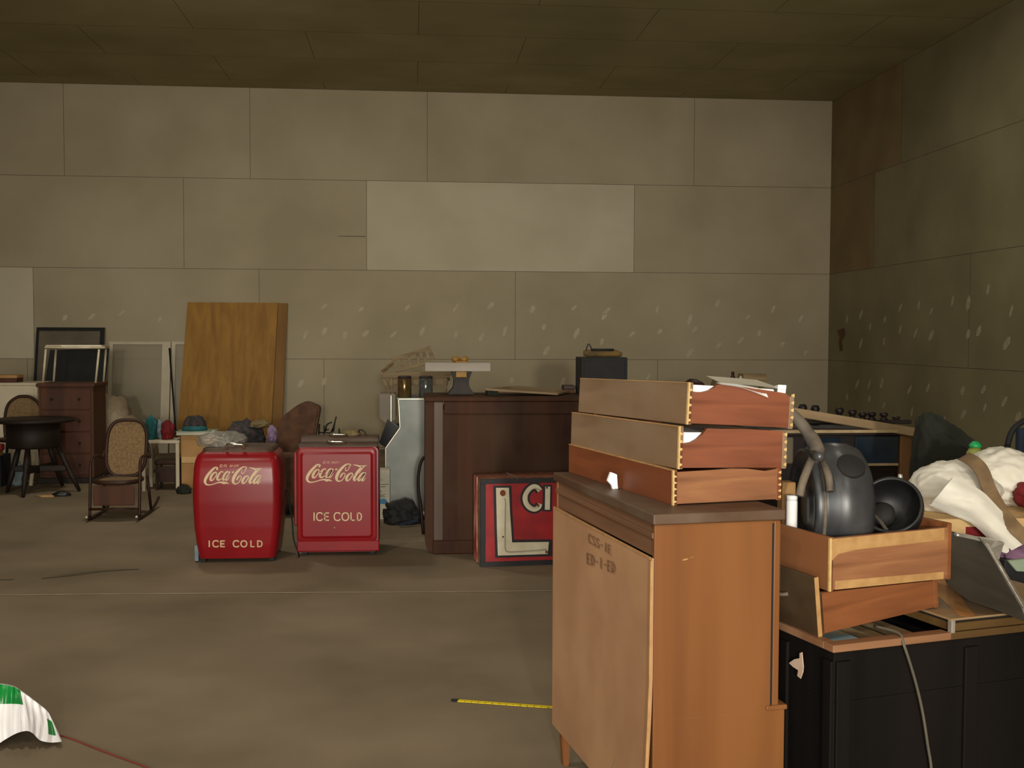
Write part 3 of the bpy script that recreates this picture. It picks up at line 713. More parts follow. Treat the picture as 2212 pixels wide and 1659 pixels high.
# --- left cooler: bulging rounded cabinet
YL = 7.80
xc = (PY(413, 1090, YL).x + PY(607, 1090, YL).x)/2
prof = [(.03, .262, .0), (.06, .268, -.004), (.12, .276, -.012), (.25, .291, -.02), (.42, .299, -.024), (.56, .298, -.022), (.66, .292, -.014), (.715, .284, 0), (.745, .272, .02), (.765, .25, .05)]
def lerp_prof(z):
    for (a, b) in zip(prof, prof[1:]):
        if a[0] <= z <= b[0]:
            k = (z-a[0])/(b[0]-a[0]); return a[1]+(b[1]-a[1])*k, a[2]+(b[2]-a[2])*k
    return prof[-1][1:] if z > prof[-1][0] else prof[0][1:]
t = thing('drink_cooler', 'red drink cooler with bulging rounded front, left of the pair', 'drink cooler', (xc, YL+.23, 0), 0, 'red drink coolers')
def section(z, hw, yo, back=.44, r=.055, k=7):
    P = []
    for cx_, cy, a0 in ((xc+hw-r, YL+yo+r, -90), (xc+hw-r, YL+back-r, 0), (xc-hw+r, YL+back-r, 90), (xc-hw+r, YL+yo+r, 180)):
        for i in range(k):
            a = radians(a0+90*i/(k-1)); P.append(Vector((cx_+r*cos(a), cy+r*sin(a), z)))
    return P
g = G(); rows = []
zz = [prof[0][0]+(prof[-1][0]-prof[0][0])*i/40 for i in range(41)]
for z in zz:
    hw, yo = lerp_prof(z); rows.append(section(z, hw, yo))
g.grid(rows, closed=True); g.face(rows[0]); g.face(rows[-1])
g.done('cabinet', M['red'], t)
hw, yo = lerp_prof(.765)
rows = [section(.765, hw-.004, yo+.004), section(.785, hw-.008, yo+.008), section(.792, hw-.02, yo+.02)]
g = G(); g.grid(rows, closed=True); g.face(rows[0]); g.face(rows[-1]); lid = g.done('lid', M['lidtop'], t)
a, b = PY(490, 962, YL+.06), PY(527, 962, YL+.06)
G().tube(crom([(a.x, YL+.06, .79), (a.x+.006, YL+.05, .815), ((a.x+b.x)/2, YL+.045, .82), (b.x-.006, YL+.05, .815), (b.x, YL+.06, .79)], 4), .012, 8).done('handle', M['chrome'], lid)
g = G()
for sx in (-1, 1):
    for yy in (YL+.05, YL+.38): G().box((xc+sx*.235-.02, yy-.02, 0), (xc+sx*.235+.02, yy+.02, .05), .004).done('foot', M['blackm'], t)
p = PY(424, 1195, YL+.02)
G().box((xc-.292, YL+.03, .008), (xc-.265, YL+.1, .115), .003).done('corner_plate', M['paleblue'], t, label='bare pale metal corner plate')
def onL(px, py):
    p = PY(px, py, YL); h_, y_ = lerp_prof(max(.03, min(.765, p.z)))
    return Vector((p.x, YL+y_-.0035, p.z))
g = G()
def mL(u, v):  # the script sits between x 442..567, y 1008..1047
    return onL(442+(u-220)*125/1820, 1007.5+(v-235)*40/565)
for s_ in COKE: ribbon(g, s_, mL, smooth=len(s_) > 2)
g.done('script_lettering', M['letter'], t)
g = G()
for ch, x in zip('DRINK', (475, 484, 494, 500, 509)): write(g, ch, x, 1003.5, 7, 5, 1.4, onL, .3)
g.done('drink_lettering', M['letter_dim'], t)
g = G()
for ch, x, w in (('I', 451, 4), ('C', 460, 13), ('E', 477, 10), ('C', 504, 13), ('O', 520.5, 14), ('L', 542, 9.5), ('D', 556.5, 11)): write(g, ch, x, 1166.5, w, 14.5, 2.8, onL)
g.done('ice_cold_lettering', M['letter'], t)
G().tube(crom([(xc+.3, YL+.4, .45), (xc+.34, YL+.36, .25), (xc+.36, YL+.3, .1), (xc+.4, YL+.25, .006), (xc+.41, YL+.12, .006)], 5), .006, 6).done('power_cord', M['blackm'], t)

# --- right cooler: flat front with raised panel
YR = 7.98
def xR(px): return PY(px, 1080, YR).x
x0, x1 = xR(641), xR(819); xm = (x0+x1)/2
t = thing('drink_cooler', 'red drink cooler with framed flat front panel, right of the pair', 'drink cooler', (xm, YR+.23, 0), 0, 'red drink coolers')
def zR(py): return PY(730, py, YR).z
def rr(xa, xb, za, zb, r, y, k=6):
    P = []
    for cx_, cz, a0 in ((xb-r, za+r, -90), (xb-r, zb-r, 0), (xa+r, zb-r, 90), (xa+r, za+r, 180)):
        for i in range(k):
            a = radians(a0+90*i/(k-1)); P.append(Vector((cx_+r*cos(a), y, cz+r*sin(a))))
    return P
zt = zR(966)
g = G(); g.prism(rr(x0+.006, x1-.006, .03, zt, .03, YR+.004), (0, .44, 0), smooth=True); g.done('cabinet', M['red_dark'], t)
# raised front panel with rolled edges
rings = [rr(x0+.004, x1-.02, zR(1170), zt-.001, .032, YR+.004), rr(x0+.002, x1-.018, zR(1170), zt-.002, .034, YR-.006), rr(x0+.008, x1-.024, zR(1168), zt-.008, .03, YR-.012),
         rr(x0+.024, x1-.04, zR(1163), zt-.03, .022, YR-.004), rr(x0+.034, x1-.05, zR(1160), zt-.04, .02, YR-.014), rr(x0+.044, x1-.06, zR(1157), zt-.05, .016, YR-.017)]
g = G(); g.grid(rings, closed=True); g.face(rings[-1]); g.done('front_panel', M['red'], t)
g = G(); g.box((x0, YR-.012, .035), (x1+.002, YR+.01, zR(1168)), .008); g.done('kick_plate', M['red'], t)
G().box((x0-.035, YR+.12, .2), (x0-.006, YR+.36, zt-.05), .012).done('side_rail', M['red_side'], t)
g = G()
for sx in (x0+.05, x1-.05):
    for yy in (YR+.06, YR+.38): G().box((sx-.02, yy-.02, 0), (sx+.02, yy+.02, .04), .004).done('foot', M['blackm'], t)
zl = zt
for (ya, yb, zb, hx) in ((YR+.01, YR+.2, zl+.022, 0), (YR+.215, YR+.43, zl+.055, -.005)):
    P = [(x0+.012, ya, zl), (x0+.012, ya, zb-.012), (x0+.012, ya+.025, zb), (x0+.012, yb-.02, zb), (x0+.012, yb, zb-.012), (x0+.012, yb, zl)]
    ld = G().prism(P, (x1-x0-.024, 0, 0), .004).done('lid', M['lidtop'], t)
    hxm = xR(726); zc = zb+.012
    G().tube(crom([(hxm-.062, ya+.05, zb-.004), (hxm-.058, ya+.03, zc), (hxm, ya+.024, zc+.003), (hxm+.058, ya+.03, zc), (hxm+.062, ya+.05, zb-.004)], 4), .009, 8).done('handle', M['chrome'], ld)
def onR(px, py):
    p = PY(px, py, YR-.02); return Vector((p.x, YR-.0195, p.z))
g = G()
for s_ in COKE: ribbon(g, s_, lambda u, v: onR(645+u/13.825, 985+v/13.825), smooth=len(s_) > 2)
g.done('script_lettering', M['letter'], t)
g = G()
for ch, x in zip('DRINK', (697.5, 706, 714, 719.5, 727)): write(g, ch, x, 996.5, 6, 5, 1.1, onR, .25)
g.done('drink_lettering', M['letter_dim'], t)
g = G()
for ch, x, w in (('I', 676.5, 4), ('C', 683, 13.5), ('E', 700.5, 11), ('C', 721, 14), ('O', 738, 16), ('L', 757.5, 9.5), ('D', 771.5, 10)): write(g, ch, x, 1107, w, 18, 2.6, onR)
g.done('ice_cold_lettering', M['letter'], t)
q = onR(722.5, 1140); G().lathe([(0, 0), (.006, 0), (.004, .003), (0, .003)], Matrix.Translation(q) @ Matrix.Rotation(pi/2, 4, 'X'), 10).done('drain_stud', M['letter'], t)

# crumpled clear plastic on the left cooler, cap on the right one
c = Vector((PY(468, 950, YL+.25).x, YL+.24, .79))
tag(G().heap(c+Vector((.03, 0, .03)), (.17, .13, .075), 31, .22, 1.7, .793, 5, .1).done('plastic_sheet', M['clear'], origin=c), 'crumpled clear plastic sheet on the left cooler lid', 'plastic')
c = Vector((PY(762, 945, YR+.3).x, YR+.32, zl+.055))
t = thing('brown_beret', 'brown cloth cap on the right cooler lid', 'cap', c)
G().heap(c+Vector((-.02, 0, .008)), (.075, .06, .04), 32, .15, 2, c.z, 4, .1).done('crown', M['olive'], t)
G().tube(crom([c+Vector((.03, -.02, .005)), c+Vector((.055, -.03, .045)), c+Vector((.085, -.03, .03)), c+Vector((.1, -.03, .004))], 5), .006, 6).done('strap', M['bentwood'], t)

# ================================================================ METAL MACHINE, CARTON AND CLUTTER LEFT OF THE BAR
YM = 9.9
def Qm(px, py, y=YM): return PY(px, py, y)
XR_ = .52
t = thing('metal_machine', 'aluminium sided coin machine with slanted dark glass, beside the bar', 'machine', (.1, YM+.35, 0))
prof = [(834, 1104), (833, 968), (864, 924), (861, 862)]
P = [Qm(*p) for p in prof]; P[0].z = .01
P += [Vector((XR_, YM, P[-1].z)), Vector((XR_, YM, .01))]
G().prism(P, (0, .02, 0)).done('side_panel', M['alu'], t)
G().prism([p+Vector((.01 if i < 4 else 0, .02, 0)) for i, p in enumerate(P)], (0, .6, 0)).done('housing', M['greypaint'], t)
G().prism([p+Vector((0, .62, 0)) for p in P], (0, .02, 0)).done('side_panel', M['alu'], t)
g = G()
for a, b in zip(P[:4], P[1:5]):
    g.bar(a+Vector((0, -.006, 0)), b+Vector((0, -.006, 0)), .009, .01, .002)
g.done('edge_trim', M['alu_trim'], t)
a, b = P[1], P[2]
d = (b-a).normalized(); n = Vector((-d.z, 0, d.x))
A = a+n*.004; B = b+n*.004
G().prism([A+Vector((0, .03, 0)), B+Vector((0, .03, 0)), B+n*.13+Vector((-.0, .03, 0)), A+n*.07+Vector((-.0, .03, 0))], (0, .55, 0), .004).done('display_glass', M['screen'], t)
p, q = Qm(819, 852), Qm(842, 912)
G().prism([Vector((p.x, YM+.08, p.z)), Vector((q.x+.05, YM+.08, p.z)), Vector((q.x+.05, YM+.08, q.z+.02)), Vector((q.x-.03, YM+.08, q.z-.02)), Vector((p.x, YM+.08, q.z+.03))], (0, .4, 0), .006).done('hood', M['greypaint'], t)
G().box((q.x+.005, YM+.055, q.z), (q.x+.016, YM+.075, p.z-.01), .003).done('hood_trim', M['alu_trim'], t)
ztop = P[3].z
G().box((P[3].x-.02, YM-.01, ztop-.004), (XR_, YM+.65, ztop+.012), .004).done('top_plate', M['alu'], t)
zm = ztop+.012
# white carton beside the right cooler
a = PZ(830, 1103); x0, x1 = PY(815, 1060, a.y).x, PY(842, 1060, a.y).x; h_ = PY(830, 1016, a.y).z
yb_ = 9.55
x0, x1 = PY(812, 1060, yb_).x, PY(842, 1060, yb_).x; h_ = PY(830, 1016, yb_).z
t = thing('white_carton', 'small white printed carton on the floor right of the right cooler', 'box', ((x0+x1)/2, yb_+.1, 0))
G().box((x0, yb_, 0), (x1, yb_+.2, h_), .004).done('box_body', M['paper2'], t)
def onB(px, py):
    p = PY(px, py, yb_-.002); return Vector((p.x, yb_-.002, p.z))
g = G()
for a_, b_ in (((822, 1047), (840, 1046)), ((822, 1052), (833, 1051)), ((822, 1059), (823, 1065))): ribbon(g, [(*a_, 1.3), (*b_, 1.3)], onB, False)
write(g, 'D', 821, 1068, 4.5, 6, 1.2, onB); write(g, 'C', 827, 1068, 5, 6, 1.2, onB); write(g, '1', 824, 1035, 2, 4, 1.2, onB)
g.done('printing', M['inkdark'], t)
g = G(); g.face([onB(827+9*cos(2*pi*i/20), 1083+6*sin(2*pi*i/20)) for i in range(20)]); g.done('round_logo', M['blue'], t)
# dark clutter
c = PZ(878, 1102)
tag(G().heap((c.x-.02, 9.35, .05), (.16, .1, .13), 41, .35, 2.6, 0, 4, .15).done('dark_bag', M['blackm'], origin=(c.x, 9.35, 0)), 'black crumpled bag on the floor in front of the metal machine', 'bag')
p, q = PY(862, 1090, 9.15), PY(902, 1082, 9.15)
tag(G().bar((p.x, 9.15, .02), (q.x, 9.2, .05), .03, .02, .004).done('blue_strip', M['navy'], origin=(p.x, 9.15, 0)), 'dark blue strip lying in front of the black bag', 'strip')
c = PZ(905, 1108)
tag(G().prism([(c.x-.05, c.y-.05, 0), (c.x+.06, c.y-.09, 0), (c.x+.06, c.y+.06, 0), (c.x-.06, c.y+.07, 0)], (0, 0, .012), .002).done('loose_tile', M['whitepaint'], origin=(c.x, c.y, 0)), 'pale loose tile on the floor at the bar corner', 'tile')
t = thing('bent_hoop', 'dark bentwood hoop leaning between machine and bar', 'hoop', (.09, 8.75, 0))
pts = [PY(*p, 8.75) for p in ((921, 985), (910, 997), (904, 1025), (904, 1060), (909, 1095))]
pts = [pts[0]+Vector((.06, .03, 0))]+pts+[Vector((pts[-1].x+.02, 8.75, .013))]
G().tube(crom(pts, 5), .013, 8).done('hoop', M['darkwood'], t)
pts2 = [Vector((p.x+.09, p.y+.02, p.z*.96)) for p in pts]; pts2[-1].z = .013
G().tube(crom(pts2, 5), .013, 8).done('inner_hoop', M['darkwood'], t)

# wooden doll bed on the machine
YT = 10.12
t = thing('doll_bed', 'tilted pale wooden doll bed on the metal machine', 'doll bed', (PY(880, 850, YT).x, YT, zm))
def T(px, py, dy=0): return PY(px, py, YT+dy)
def Tb(n, a, b, w, dy=0, dy2=None, h=None): G().bar(T(*a, dy), T(*b, dy if dy2 is None else dy2), w, h or w, .003).done(n, M['toywood'], t)
Tb('post', (823, 804), (843, 852), .03); Tb('post', (848, 771), (866, 826), .026, .1)
Tb('rail', (826, 803), (850, 784), .026, 0, .1); Tb('rail', (851, 776), (925, 753), .03, .1); Tb('rail', (858, 801), (932, 782), .026, .1)
Tb('post', (924, 748), (936, 776), .034, .1)
for x, y0, y1 in ((868, 775, 798), (884, 770, 793), (902, 764, 790), (916, 760, 786)): Tb('spindle', (x, y0), (x+3, y1), .03 if x > 880 else .02, .1, None, .012)
Tb('rail', (826, 812), (975, 806), .045, 0); Tb('rail', (845, 822), (972, 818), .036, .16)
zleg = zm
for px, dy in ((845, 0), (962, 0), (984, .1), (880, .16)):
    p = T(px, 815, dy); G().bar(p, Vector((p.x+.004, p.y, zleg)), .03, .03, .003).done('leg', M['toywood'], t)
a, b = T(840, 818, 0), T(968, 815, 0)
G().box((a.x, YT, a.z-.06), (b.x, YT+.012, a.z), .003).done('side_board', M['toywood'], t)
# canisters
def canister(px, y, m, label, top=812):
    c = PY(px, 850, y); h = PY(px, top, y).z-zm
    t = thing('canister', label, 'canister', (c.x, y, zm), 0, 'canisters in front of the doll bed')
    G().lathe([(0, 0), (.058, 0), (.062, .006), (.062, h-.03), (.056, h-.02), (0, h-.02)], Matrix.Translation((c.x, y, zm)), 24).done('body', m, t)
    G().lathe([(0, h-.02), (.06, h-.02), (.06, h-.004), (.05, h), (0, h)], Matrix.Translation((c.x, y, zm)), 24).done('lid', M['iron'], t)
canister(874, 9.99, M['brass'], 'brown canister, left of the two on the metal machine')
canister(920, 9.99, M['jar'], 'grey glassy canister, right of the two on the metal machine')

# ================================================================ BAR COUNTER
YB = 7.99; HB = 1.14
X0, X1 = .142, 2.7
t = thing('bar_counter', 'dark mahogany bar counter standing behind the red sign', 'bar counter', (1.2, YB+.3, 0))
G().box((X0+.055, YB+.012, .0), (X1, YB+.55, HB-.09), .004).done('front_panel', M['bar'], t)
G().box((X0+.005, YB, .1), (X0+.075, YB+.05, HB-.035), .006).done('corner_strip', M['bar_edge'], t, label='worn greyish corner strip')
xs = PY(918, 1000, YB+.05).x
P = [(X0+.005, YB+.03, .02), (xs+.05, YB+.03, .0), (xs+.015, YB+.03, .03), (xs, YB+.03, .1), (xs, YB+.03, .36), (xs, YB+.03, HB-.035), (X0+.005, YB+.03, HB-.035)]
G().prism(P, (0, .5, 0), .004).done('end_panel', M['bar'], t)
G().box((X0, YB-.004, 0), (X1, YB+.1, .1), .01).done('plinth', M['bar'], t)
G().box((X0+.08, YB-.006, HB-.125), (X1, YB+.03, HB-.035), .006).done('frieze', M['bar'], t)
G().box((xs-.005, YB-.015, HB-.035), (X1, YB+.62, HB), .008).done('countertop', M['bar'], t)
a = PY(1040, 900, YB+.012)
G().bar((X0+.4, YB+.009, .12), (X0+.4, YB+.009, HB-.13), .012, .01).done('panel_bead', M['bar'], t)

# iron block, plank and clamp on the counter
YI = 8.3
def Qi(px, py): return PY(px, py, YI)
zp = Qi(990, 802).z
P = [Qi(*p) for p in ((975, 803), (1020, 803), (1013, 822), (1014, 836), (1026, 857), (966, 857), (979, 838), (981, 822))]
for p in (P[4], P[5]): p.z = HB
P[0].z = P[1].z = zp
P = [P[0], P[1]] + P[2:4] + [P[4], P[5]] + P[6:]
t = thing('iron_block', 'dark waisted cast iron block on the bar counter', 'iron block', (Qi(996, 850).x, YI+.08, HB))
G().prism(P, (0, .16, 0), .006).done('block', M['iron'], t)
a, b = Qi(982, 803), Qi(1010, 812)
a, b = Qi(918, 783), Qi(1059, 802)
tag(G().box((a.x, YI-.04, zp), (b.x, YI+.2, a.z), .004).done('grey_plank', M['plank'], origin=((a.x+b.x)/2, YI, zp)), 'grey white plank lying across the iron block', 'plank')
zk = a.z
t = thing('yellow_clamp', 'mustard yellow clamp gripping the plank on the iron block', 'clamp', (Qi(995, 780).x, YI-.05, zp))
for px in (984, 1003):
    c = Qi(px, 778); G().lathe([(.004, 0), (.02, .004), (.03, .02), (.03, .034), (.018, .044), (0, .046)], Matrix.Translation((c.x, YI+.02, zk)), 14).done('knob', M['yellow'], t)
c0, c1 = Qi(984, 806), Qi(1008, 806)
G().box((c0.x, YI-.056, zp-.045), (c1.x, YI-.008, zp-.001), .006).done('lower_jaw', M['yellow'], t)
G().box((c0.x+.02, YI+.201, zp-.04), (c1.x-.02, YI+.214, zk+.012), .003).done('spine', M['yellow'], t)
G().box((c0.x+.0, YI-.03, zk), (c1.x, YI+.214, zk+.01), .003).done('upper_jaw', M['yellow'], t)
# flat board
P = [PY(1048, 842, 8.12), PY(1120, 838, 8.5), PY(1231, 851, 8.45), PY(1205, 857, 8.08)]
P[2].z = HB+.006; P[3].z = HB+.006; P[0].z = HB+.04; P[1].z = HB+.045
t = thing('flat_board', 'flat pale board lying tilted on the bar counter', 'board', (1.0, 8.25, HB))
G().prism(P, (0, 0, .014), .003).done('board', M['boardtan'], t)
g = G().box((P[0].x+.02, 8.16, HB), (P[0].x+.1, 8.4, HB+.035), .004).done('support_block', M['darkgreen'], t)
# small wooden box
a, b = PY(1217, 832, 8.5), PY(1240, 850, 8.5)
t = thing('wooden_box', 'small brown wooden box at the back of the bar counter', 'box', (a.x+.05, 8.5, HB))
G().box((a.x, 8.46, HB), (b.x, 8.58, a.z-.03), .004).done('box_body', M['dresser'], t); G().box((a.x-.004, 8.455, a.z-.03), (b.x+.004, 8.585, a.z), .004).done('lid', M['bentwood'], t)
# black box and roll bag
YK = 8.22
a, b = PY(1256, 772, YK), PY(1355, 850, YK)
t = thing('black_case', 'black square case standing on the bar counter', 'case', ((a.x+b.x)/2, YK+.15, HB))
G().box((a.x, YK, HB), (b.x, YK+.3, a.z), .006).done('case_body', M['blackm'], t)
G().box((a.x+.02, YK-.004, HB+.02), (b.x-.02, YK, a.z-.02), .002).done('front_cloth', M['blackm'], t)
zc = a.z
a, b = PY(1262, 755, YK+.1), PY(1345, 770, YK+.1)
t = thing('tool_roll', 'ochre canvas tool roll with wire loop on the black case', 'tool bag', ((a.x+b.x)/2, YK+.13, zc))
L_ = b.x-a.x; rr_ = (a.z-zc)/2
G().tube([(a.x, YK+.13, zc+rr_), (a.x+.03, YK+.13, zc+rr_), (a.x+L_*.5, YK+.13, zc+rr_), (b.x-.05, YK+.13, zc+rr_), (b.x, YK+.13, zc+rr_*.7)], [rr_*.7, rr_, rr_*.95, rr_, rr_*.5], 14, flat=1.0).done('roll', M['ochre'], t)
G().tube([(a.x+.05, YK+.09, zc+rr_*1.95), (b.x-.07, YK+.09, zc+rr_*1.95)], .009, 8).done('flap_edge', M['blackm'], t)
h0 = PY(1266, 757, YK+.1); h1 = PY(1272, 743, YK+.1); h2 = PY(1280, 756, YK+.1)
G().tube(crom([Vector((h0.x, YK+.11, zc+rr_*1.7)), Vector((h1.x, YK+.11, h1.z)), Vector((h2.x, YK+.11, zc+rr_*1.8))], 6), .005, 6).done('wire_loop', M['iron'], t)
# items on the far right of the counter, just over the drawers
a, b = PY(1474, 819, 8.2), PY(1528, 850, 8.2)
tag(G().heap(((a.x+b.x)/2, 8.25, HB+.05), ((b.x-a.x)/2, .08, a.z-HB-.05), 51, .1, 2, HB, 3).done('brown_cushion', M['bentwood'], origin=((a.x+b.x)/2, 8.25, HB)), 'dark brown cushion on the counter behind the drawers', 'cushion')
a, b = PY(1541, 815, 8.2), PY(1566, 850, 8.2)
tag(G().heap(((a.x+b.x)/2, 8.25, HB+.05), (.05, .07, a.z-HB-.05), 52, .12, 2, HB, 3).done('cloth_bundle', M['ochre'], origin=((a.x+b.x)/2, 8.25, HB)), 'small ochre cloth bundle right of the brown cushion', 'cloth')
a, b = PY(1606, 808, 8.3), PY(1655, 850, 8.3)
t = thing('wooden_crate', 'small open wooden crate far behind the paper sheets', 'crate', ((a.x+b.x)/2, 8.38, HB))
for z0, z1 in ((HB, HB+.05), (HB+.07, HB+.11), (a.z-.05, a.z)):
    G().box((a.x, 8.3, z0), (b.x, 8.312, z1), .002).done('slat', M['toywood'], t); G().box((a.x, 8.44, z0), (b.x, 8.452, z1), .002).done('slat', M['toywood'], t)
for x in (a.x, b.x-.014): G().box((x, 8.312, HB), (x+.014, 8.44, a.z), .002).done('end_board', M['boardtan'], t)
a = PY(1583, 803, 8.22)
tag(G().lathe([(0, 0), (.028, 0), (.03, .01), (.03, a.z-HB-.06), (.012, a.z-HB-.03), (.012, a.z-HB), (0, a.z-HB)], Matrix.Translation((a.x, 8.22, HB)), 16).done('brown_bottle', M['bentwood'], origin=(a.x, 8.22, HB)), 'small brown bottle left of the wooden crate', 'bottle')
a = PY(1600, 812, 8.2)
tag(G().lathe([(0, 0), (.02, 0), (.02, a.z-HB-.02), (.008, a.z-HB-.01), (.008, a.z-HB), (0, a.z-HB)], Matrix.Translation((a.x, 8.2, HB)), 14).done('white_bottle', M['paper2'], origin=(a.x, 8.2, HB)), 'tiny white bottle between brown bottle and crate', 'bottle')

# ================================================================ RED SIGN
RS = radians(5.5); S0 = Vector((.456, 7.53, 0)); cu, su = cos(RS), sin(RS)
t = thing('neon_sign', 'red box sign with white letters standing against the bar', 'sign', S0, RS)
SW, SH, SD = 1.15, .604, .26
G().box((0, .012, .008), (SW, SD, SH-.004), .003).done('box_body', M['rusttan'], t, local=True)
g = G(); g.box((-.006, .12, .008), (.004, SD, SH), .002); g.done('end_flange', M['rustred'], t, local=True)
G().box((0, .01, SH-.006), (SW, SD, SH+.006), .002).done('top_rim', M['rust'], t, local=True)
def sx(px): return (px-1037)/308.0
def sz(px, py):  # rows drift up to the right because the sign is turned
    return (1226-py-(px-1037)*.035)*.00318
g = G(); b0 = .034
g.box((0, -.004, 0), (SW, .012, b0), .002); g.box((0, -.004, SH-b0), (SW, .012, SH), .002); g.box((0, -.004, b0), (b0+.002, .012, SH-b0), .002); g.box((SW-b0, -.004, b0), (SW, .012, SH-b0), .002)
g.done('border', M['signblack'], t, local=True)
G().box((b0, .002, b0), (SW-b0, .011, SH-b0)).done('face_panel', M['signred'], t, local=True)
def cp(x, y): return 1000+x/6.914, 1000+y/6.914
def S(x, y, d=0):
    px, py = cp(x, y); return Vector((sx(px), d, sz(px, py)))
Lp = [(485, 375), (675, 370), (690, 700), (725, 1190), (1275, 1180), (1258, 1362), (515, 1387), (500, 1000)]
ctr = Vector((700, 900))
g = G(); out = [(448, 345), (715, 340), (728, 700), (752, 1150), (1330, 1145), (1330, 1395), (480, 1422), (465, 1000)]
g.prism([S(x, y, .0015) for x, y in out], (0, -.004, 0))
CPTS = [(1140, 410, 74), (1095, 360, 74), (1035, 352, 72), (965, 405, 72), (918, 500, 74), (930, 595, 74), (985, 665, 72), (1060, 690, 70), (1120, 655, 72), (1138, 605, 64)]
def sgn(d):
    return lambda u, v: S(u, v, d)
ribbon(g, [(x, y, w+62) for x, y, w in CPTS], sgn(-.001)); ribbon(g, [(1255, 320, 140), (1250, 720, 140)], sgn(-.0012), False)
g.done('letter_outline', M['signblack'], t, local=True)  # black painted outline around the white letters
G().prism([S(x, y, -.003) for x, y in Lp], (0, -.006, 0)).done('letter', M['signwhite'], t, local=True)
g = G(); ribbon(g, CPTS, sgn(-.006)); g.done('letter', M['signwhite'], t, local=True)
g = G(); ribbon(g, [(1255, 345, 76), (1250, 695, 76)], sgn(-.0062), False); g.done('letter', M['signwhite'], t, local=True)
G().tube([S(x, y, -.014) for x, y in crom([(600, 540), (618, 560), (618, 800), (616, 1150), (620, 1270), (650, 1320), (740, 1325), (1000, 1308), (1230, 1290)], 4)], .0035, 6).done('neon_tube', M['tube'], t, local=True)
G().tube([S(x, y, -.012) for x, y in crom([(1150, 400), (1060, 375), (985, 420), (950, 500), (965, 590), (1040, 655), (1110, 640)], 4)], .003, 6).done('neon_tube', M['tube'], t, local=True)
g = G()
for x, y, r in ((585, 450, 44), (1110, 630, 22), (1240, 1330, 22), (590, 1105, 14), (1240, 360, 16)): g.face([S(x+r*cos(a*pi/5), y+r*1.1*sin(a*pi/5), -.0105) for a in range(10)])
g.done('tube_socket', M['rust'], t, local=True)
G().tube([S(640, 148, -.006), S(700, 178, -.012), S(780, 205, -.012), S(800, 230, -.01), S(800, 285, -.008)], .0045, 6).done('loose_wire', M['cord'], t, local=True)

# ================================================================ CHEST OF DRAWERS (seen from behind)
RC = radians(9.2); C0 = Vector((.672, 3.053, 0))
HC = 1.08; CW, CD = .998, .408
t = thing('chest_of_drawers', 'tall brown wooden chest of drawers seen from its back', 'chest of drawers', C0, RC)
# local: x = towards the chest's front (right in view), y = along its back (away)
G().box((.008, .012, .16), (CD-.03, .028, HC-.032), .002).done('side_panel', M['chest'], t, local=True)
G().box((.008, CW-.028, .16), (CD-.03, CW-.012, HC-.032), .002).done('side_panel', M['chest'], t, local=True)
G().box((0, .0, HC-.03), (CD, CW, HC), .004).done('top', M['chesttop'], t, local=True)
G().box((.012, .02, HC-.125), (.03, CW-.02, HC-.03), .002).done('back_rail', M['chestrail'], t, local=True)
G().box((.004, .02, HC-.072), (.012, CW-.02, HC-.056), .002).done('rail_moulding', M['chestrail'], t, local=True)
# hardboard back, bowed out at its lower near corner
g = G(); rows = []
for i in range(13):
    z = .145+(HC-.125-.145)*i/12; r_ = []
    for j in range(9):
        y = .006+(CW-.012)*j/8; bow = -.022*max(0, 1-i/7.0)**1.3*max(0, 1-j/3.0)
        r_.append(Vector((.004+bow, y, z)))
    rows.append(r_)
g.grid(rows); g.grid([[p+Vector((-.005, 0, 0)) for p in r_] for r_ in rows])
for e in (0, -1):
    g.grid([[r_[e] for r_ in rows], [r_[e]+Vector((-.005, 0, 0)) for r_ in rows]]); g.grid([rows[e], [p+Vector((-.005, 0, 0)) for p in rows[e]]])
g.done('back_panel', M['hardboard'], t, local=True)
g = G(); g.prism([(-.0075, .001, HC-.13), (-.001, .001, HC-.13), (-.003, .001, .6), (-.012, .001, .3), (-.02, .001, .15), (-.03, .001, .15), (-.02, .001, .3), (-.009, .001, .6)], (0, .006, 0)); g.done('panel_edge', M['raw_lit_edge'], t, local=True)
G().box((.006, .02, HC-.131), (-.003, CW-.02, HC-.1265)).done('panel_top_edge', M['raw_lit_edge'], t, local=True)
# front frame stiles, wider lower case, legs
G().box((CD-.03, .012, .5), (CD-.008, .034, HC-.032), .004).done('front_stile', M['chest'], t, local=True)
G().box((CD-.03, CW-.034, .5), (CD-.008, CW-.012, HC-.032), .004).done('front_stile', M['chest'], t, local=True)
G().box((CD-.036, .011, .5), (CD-.03, .016, HC-.04)).done('stile_groove', M['hole'], t, local=True)
for i in range(3):
    z0 = .53+i*.175
    G().box((CD-.045, .04, z0), (CD-.03, CW-.04, z0+.165), .004).done('drawer_opening_panel', M['darkwood'], t, local=True)
G().box((.0085, .0115, .16), (CD+.012, CW-.011, .49), .003).done('lower_case', M['chest'], t, local=True)
G().box((CD-.05, .006, .49), (CD+.018, CW-.006, .505), .004).done('waist_moulding', M['chest'], t, local=True)
G().box((.02, .018, .125), (CD+.008, CW-.018, .16), .004).done('base_rail', M['chestrail'], t, local=True)
for x, y in ((.02, .03), (CD-.03, .03), (.02, CW-.06), (CD-.03, CW-.06)):
    G().prism([(x, y, .14), (x+.035, y, .14), (x+.03, y, 0), (x+.008, y, 0)], (0, .035, 0), .003).done('leg', M['chest'], t, local=True)
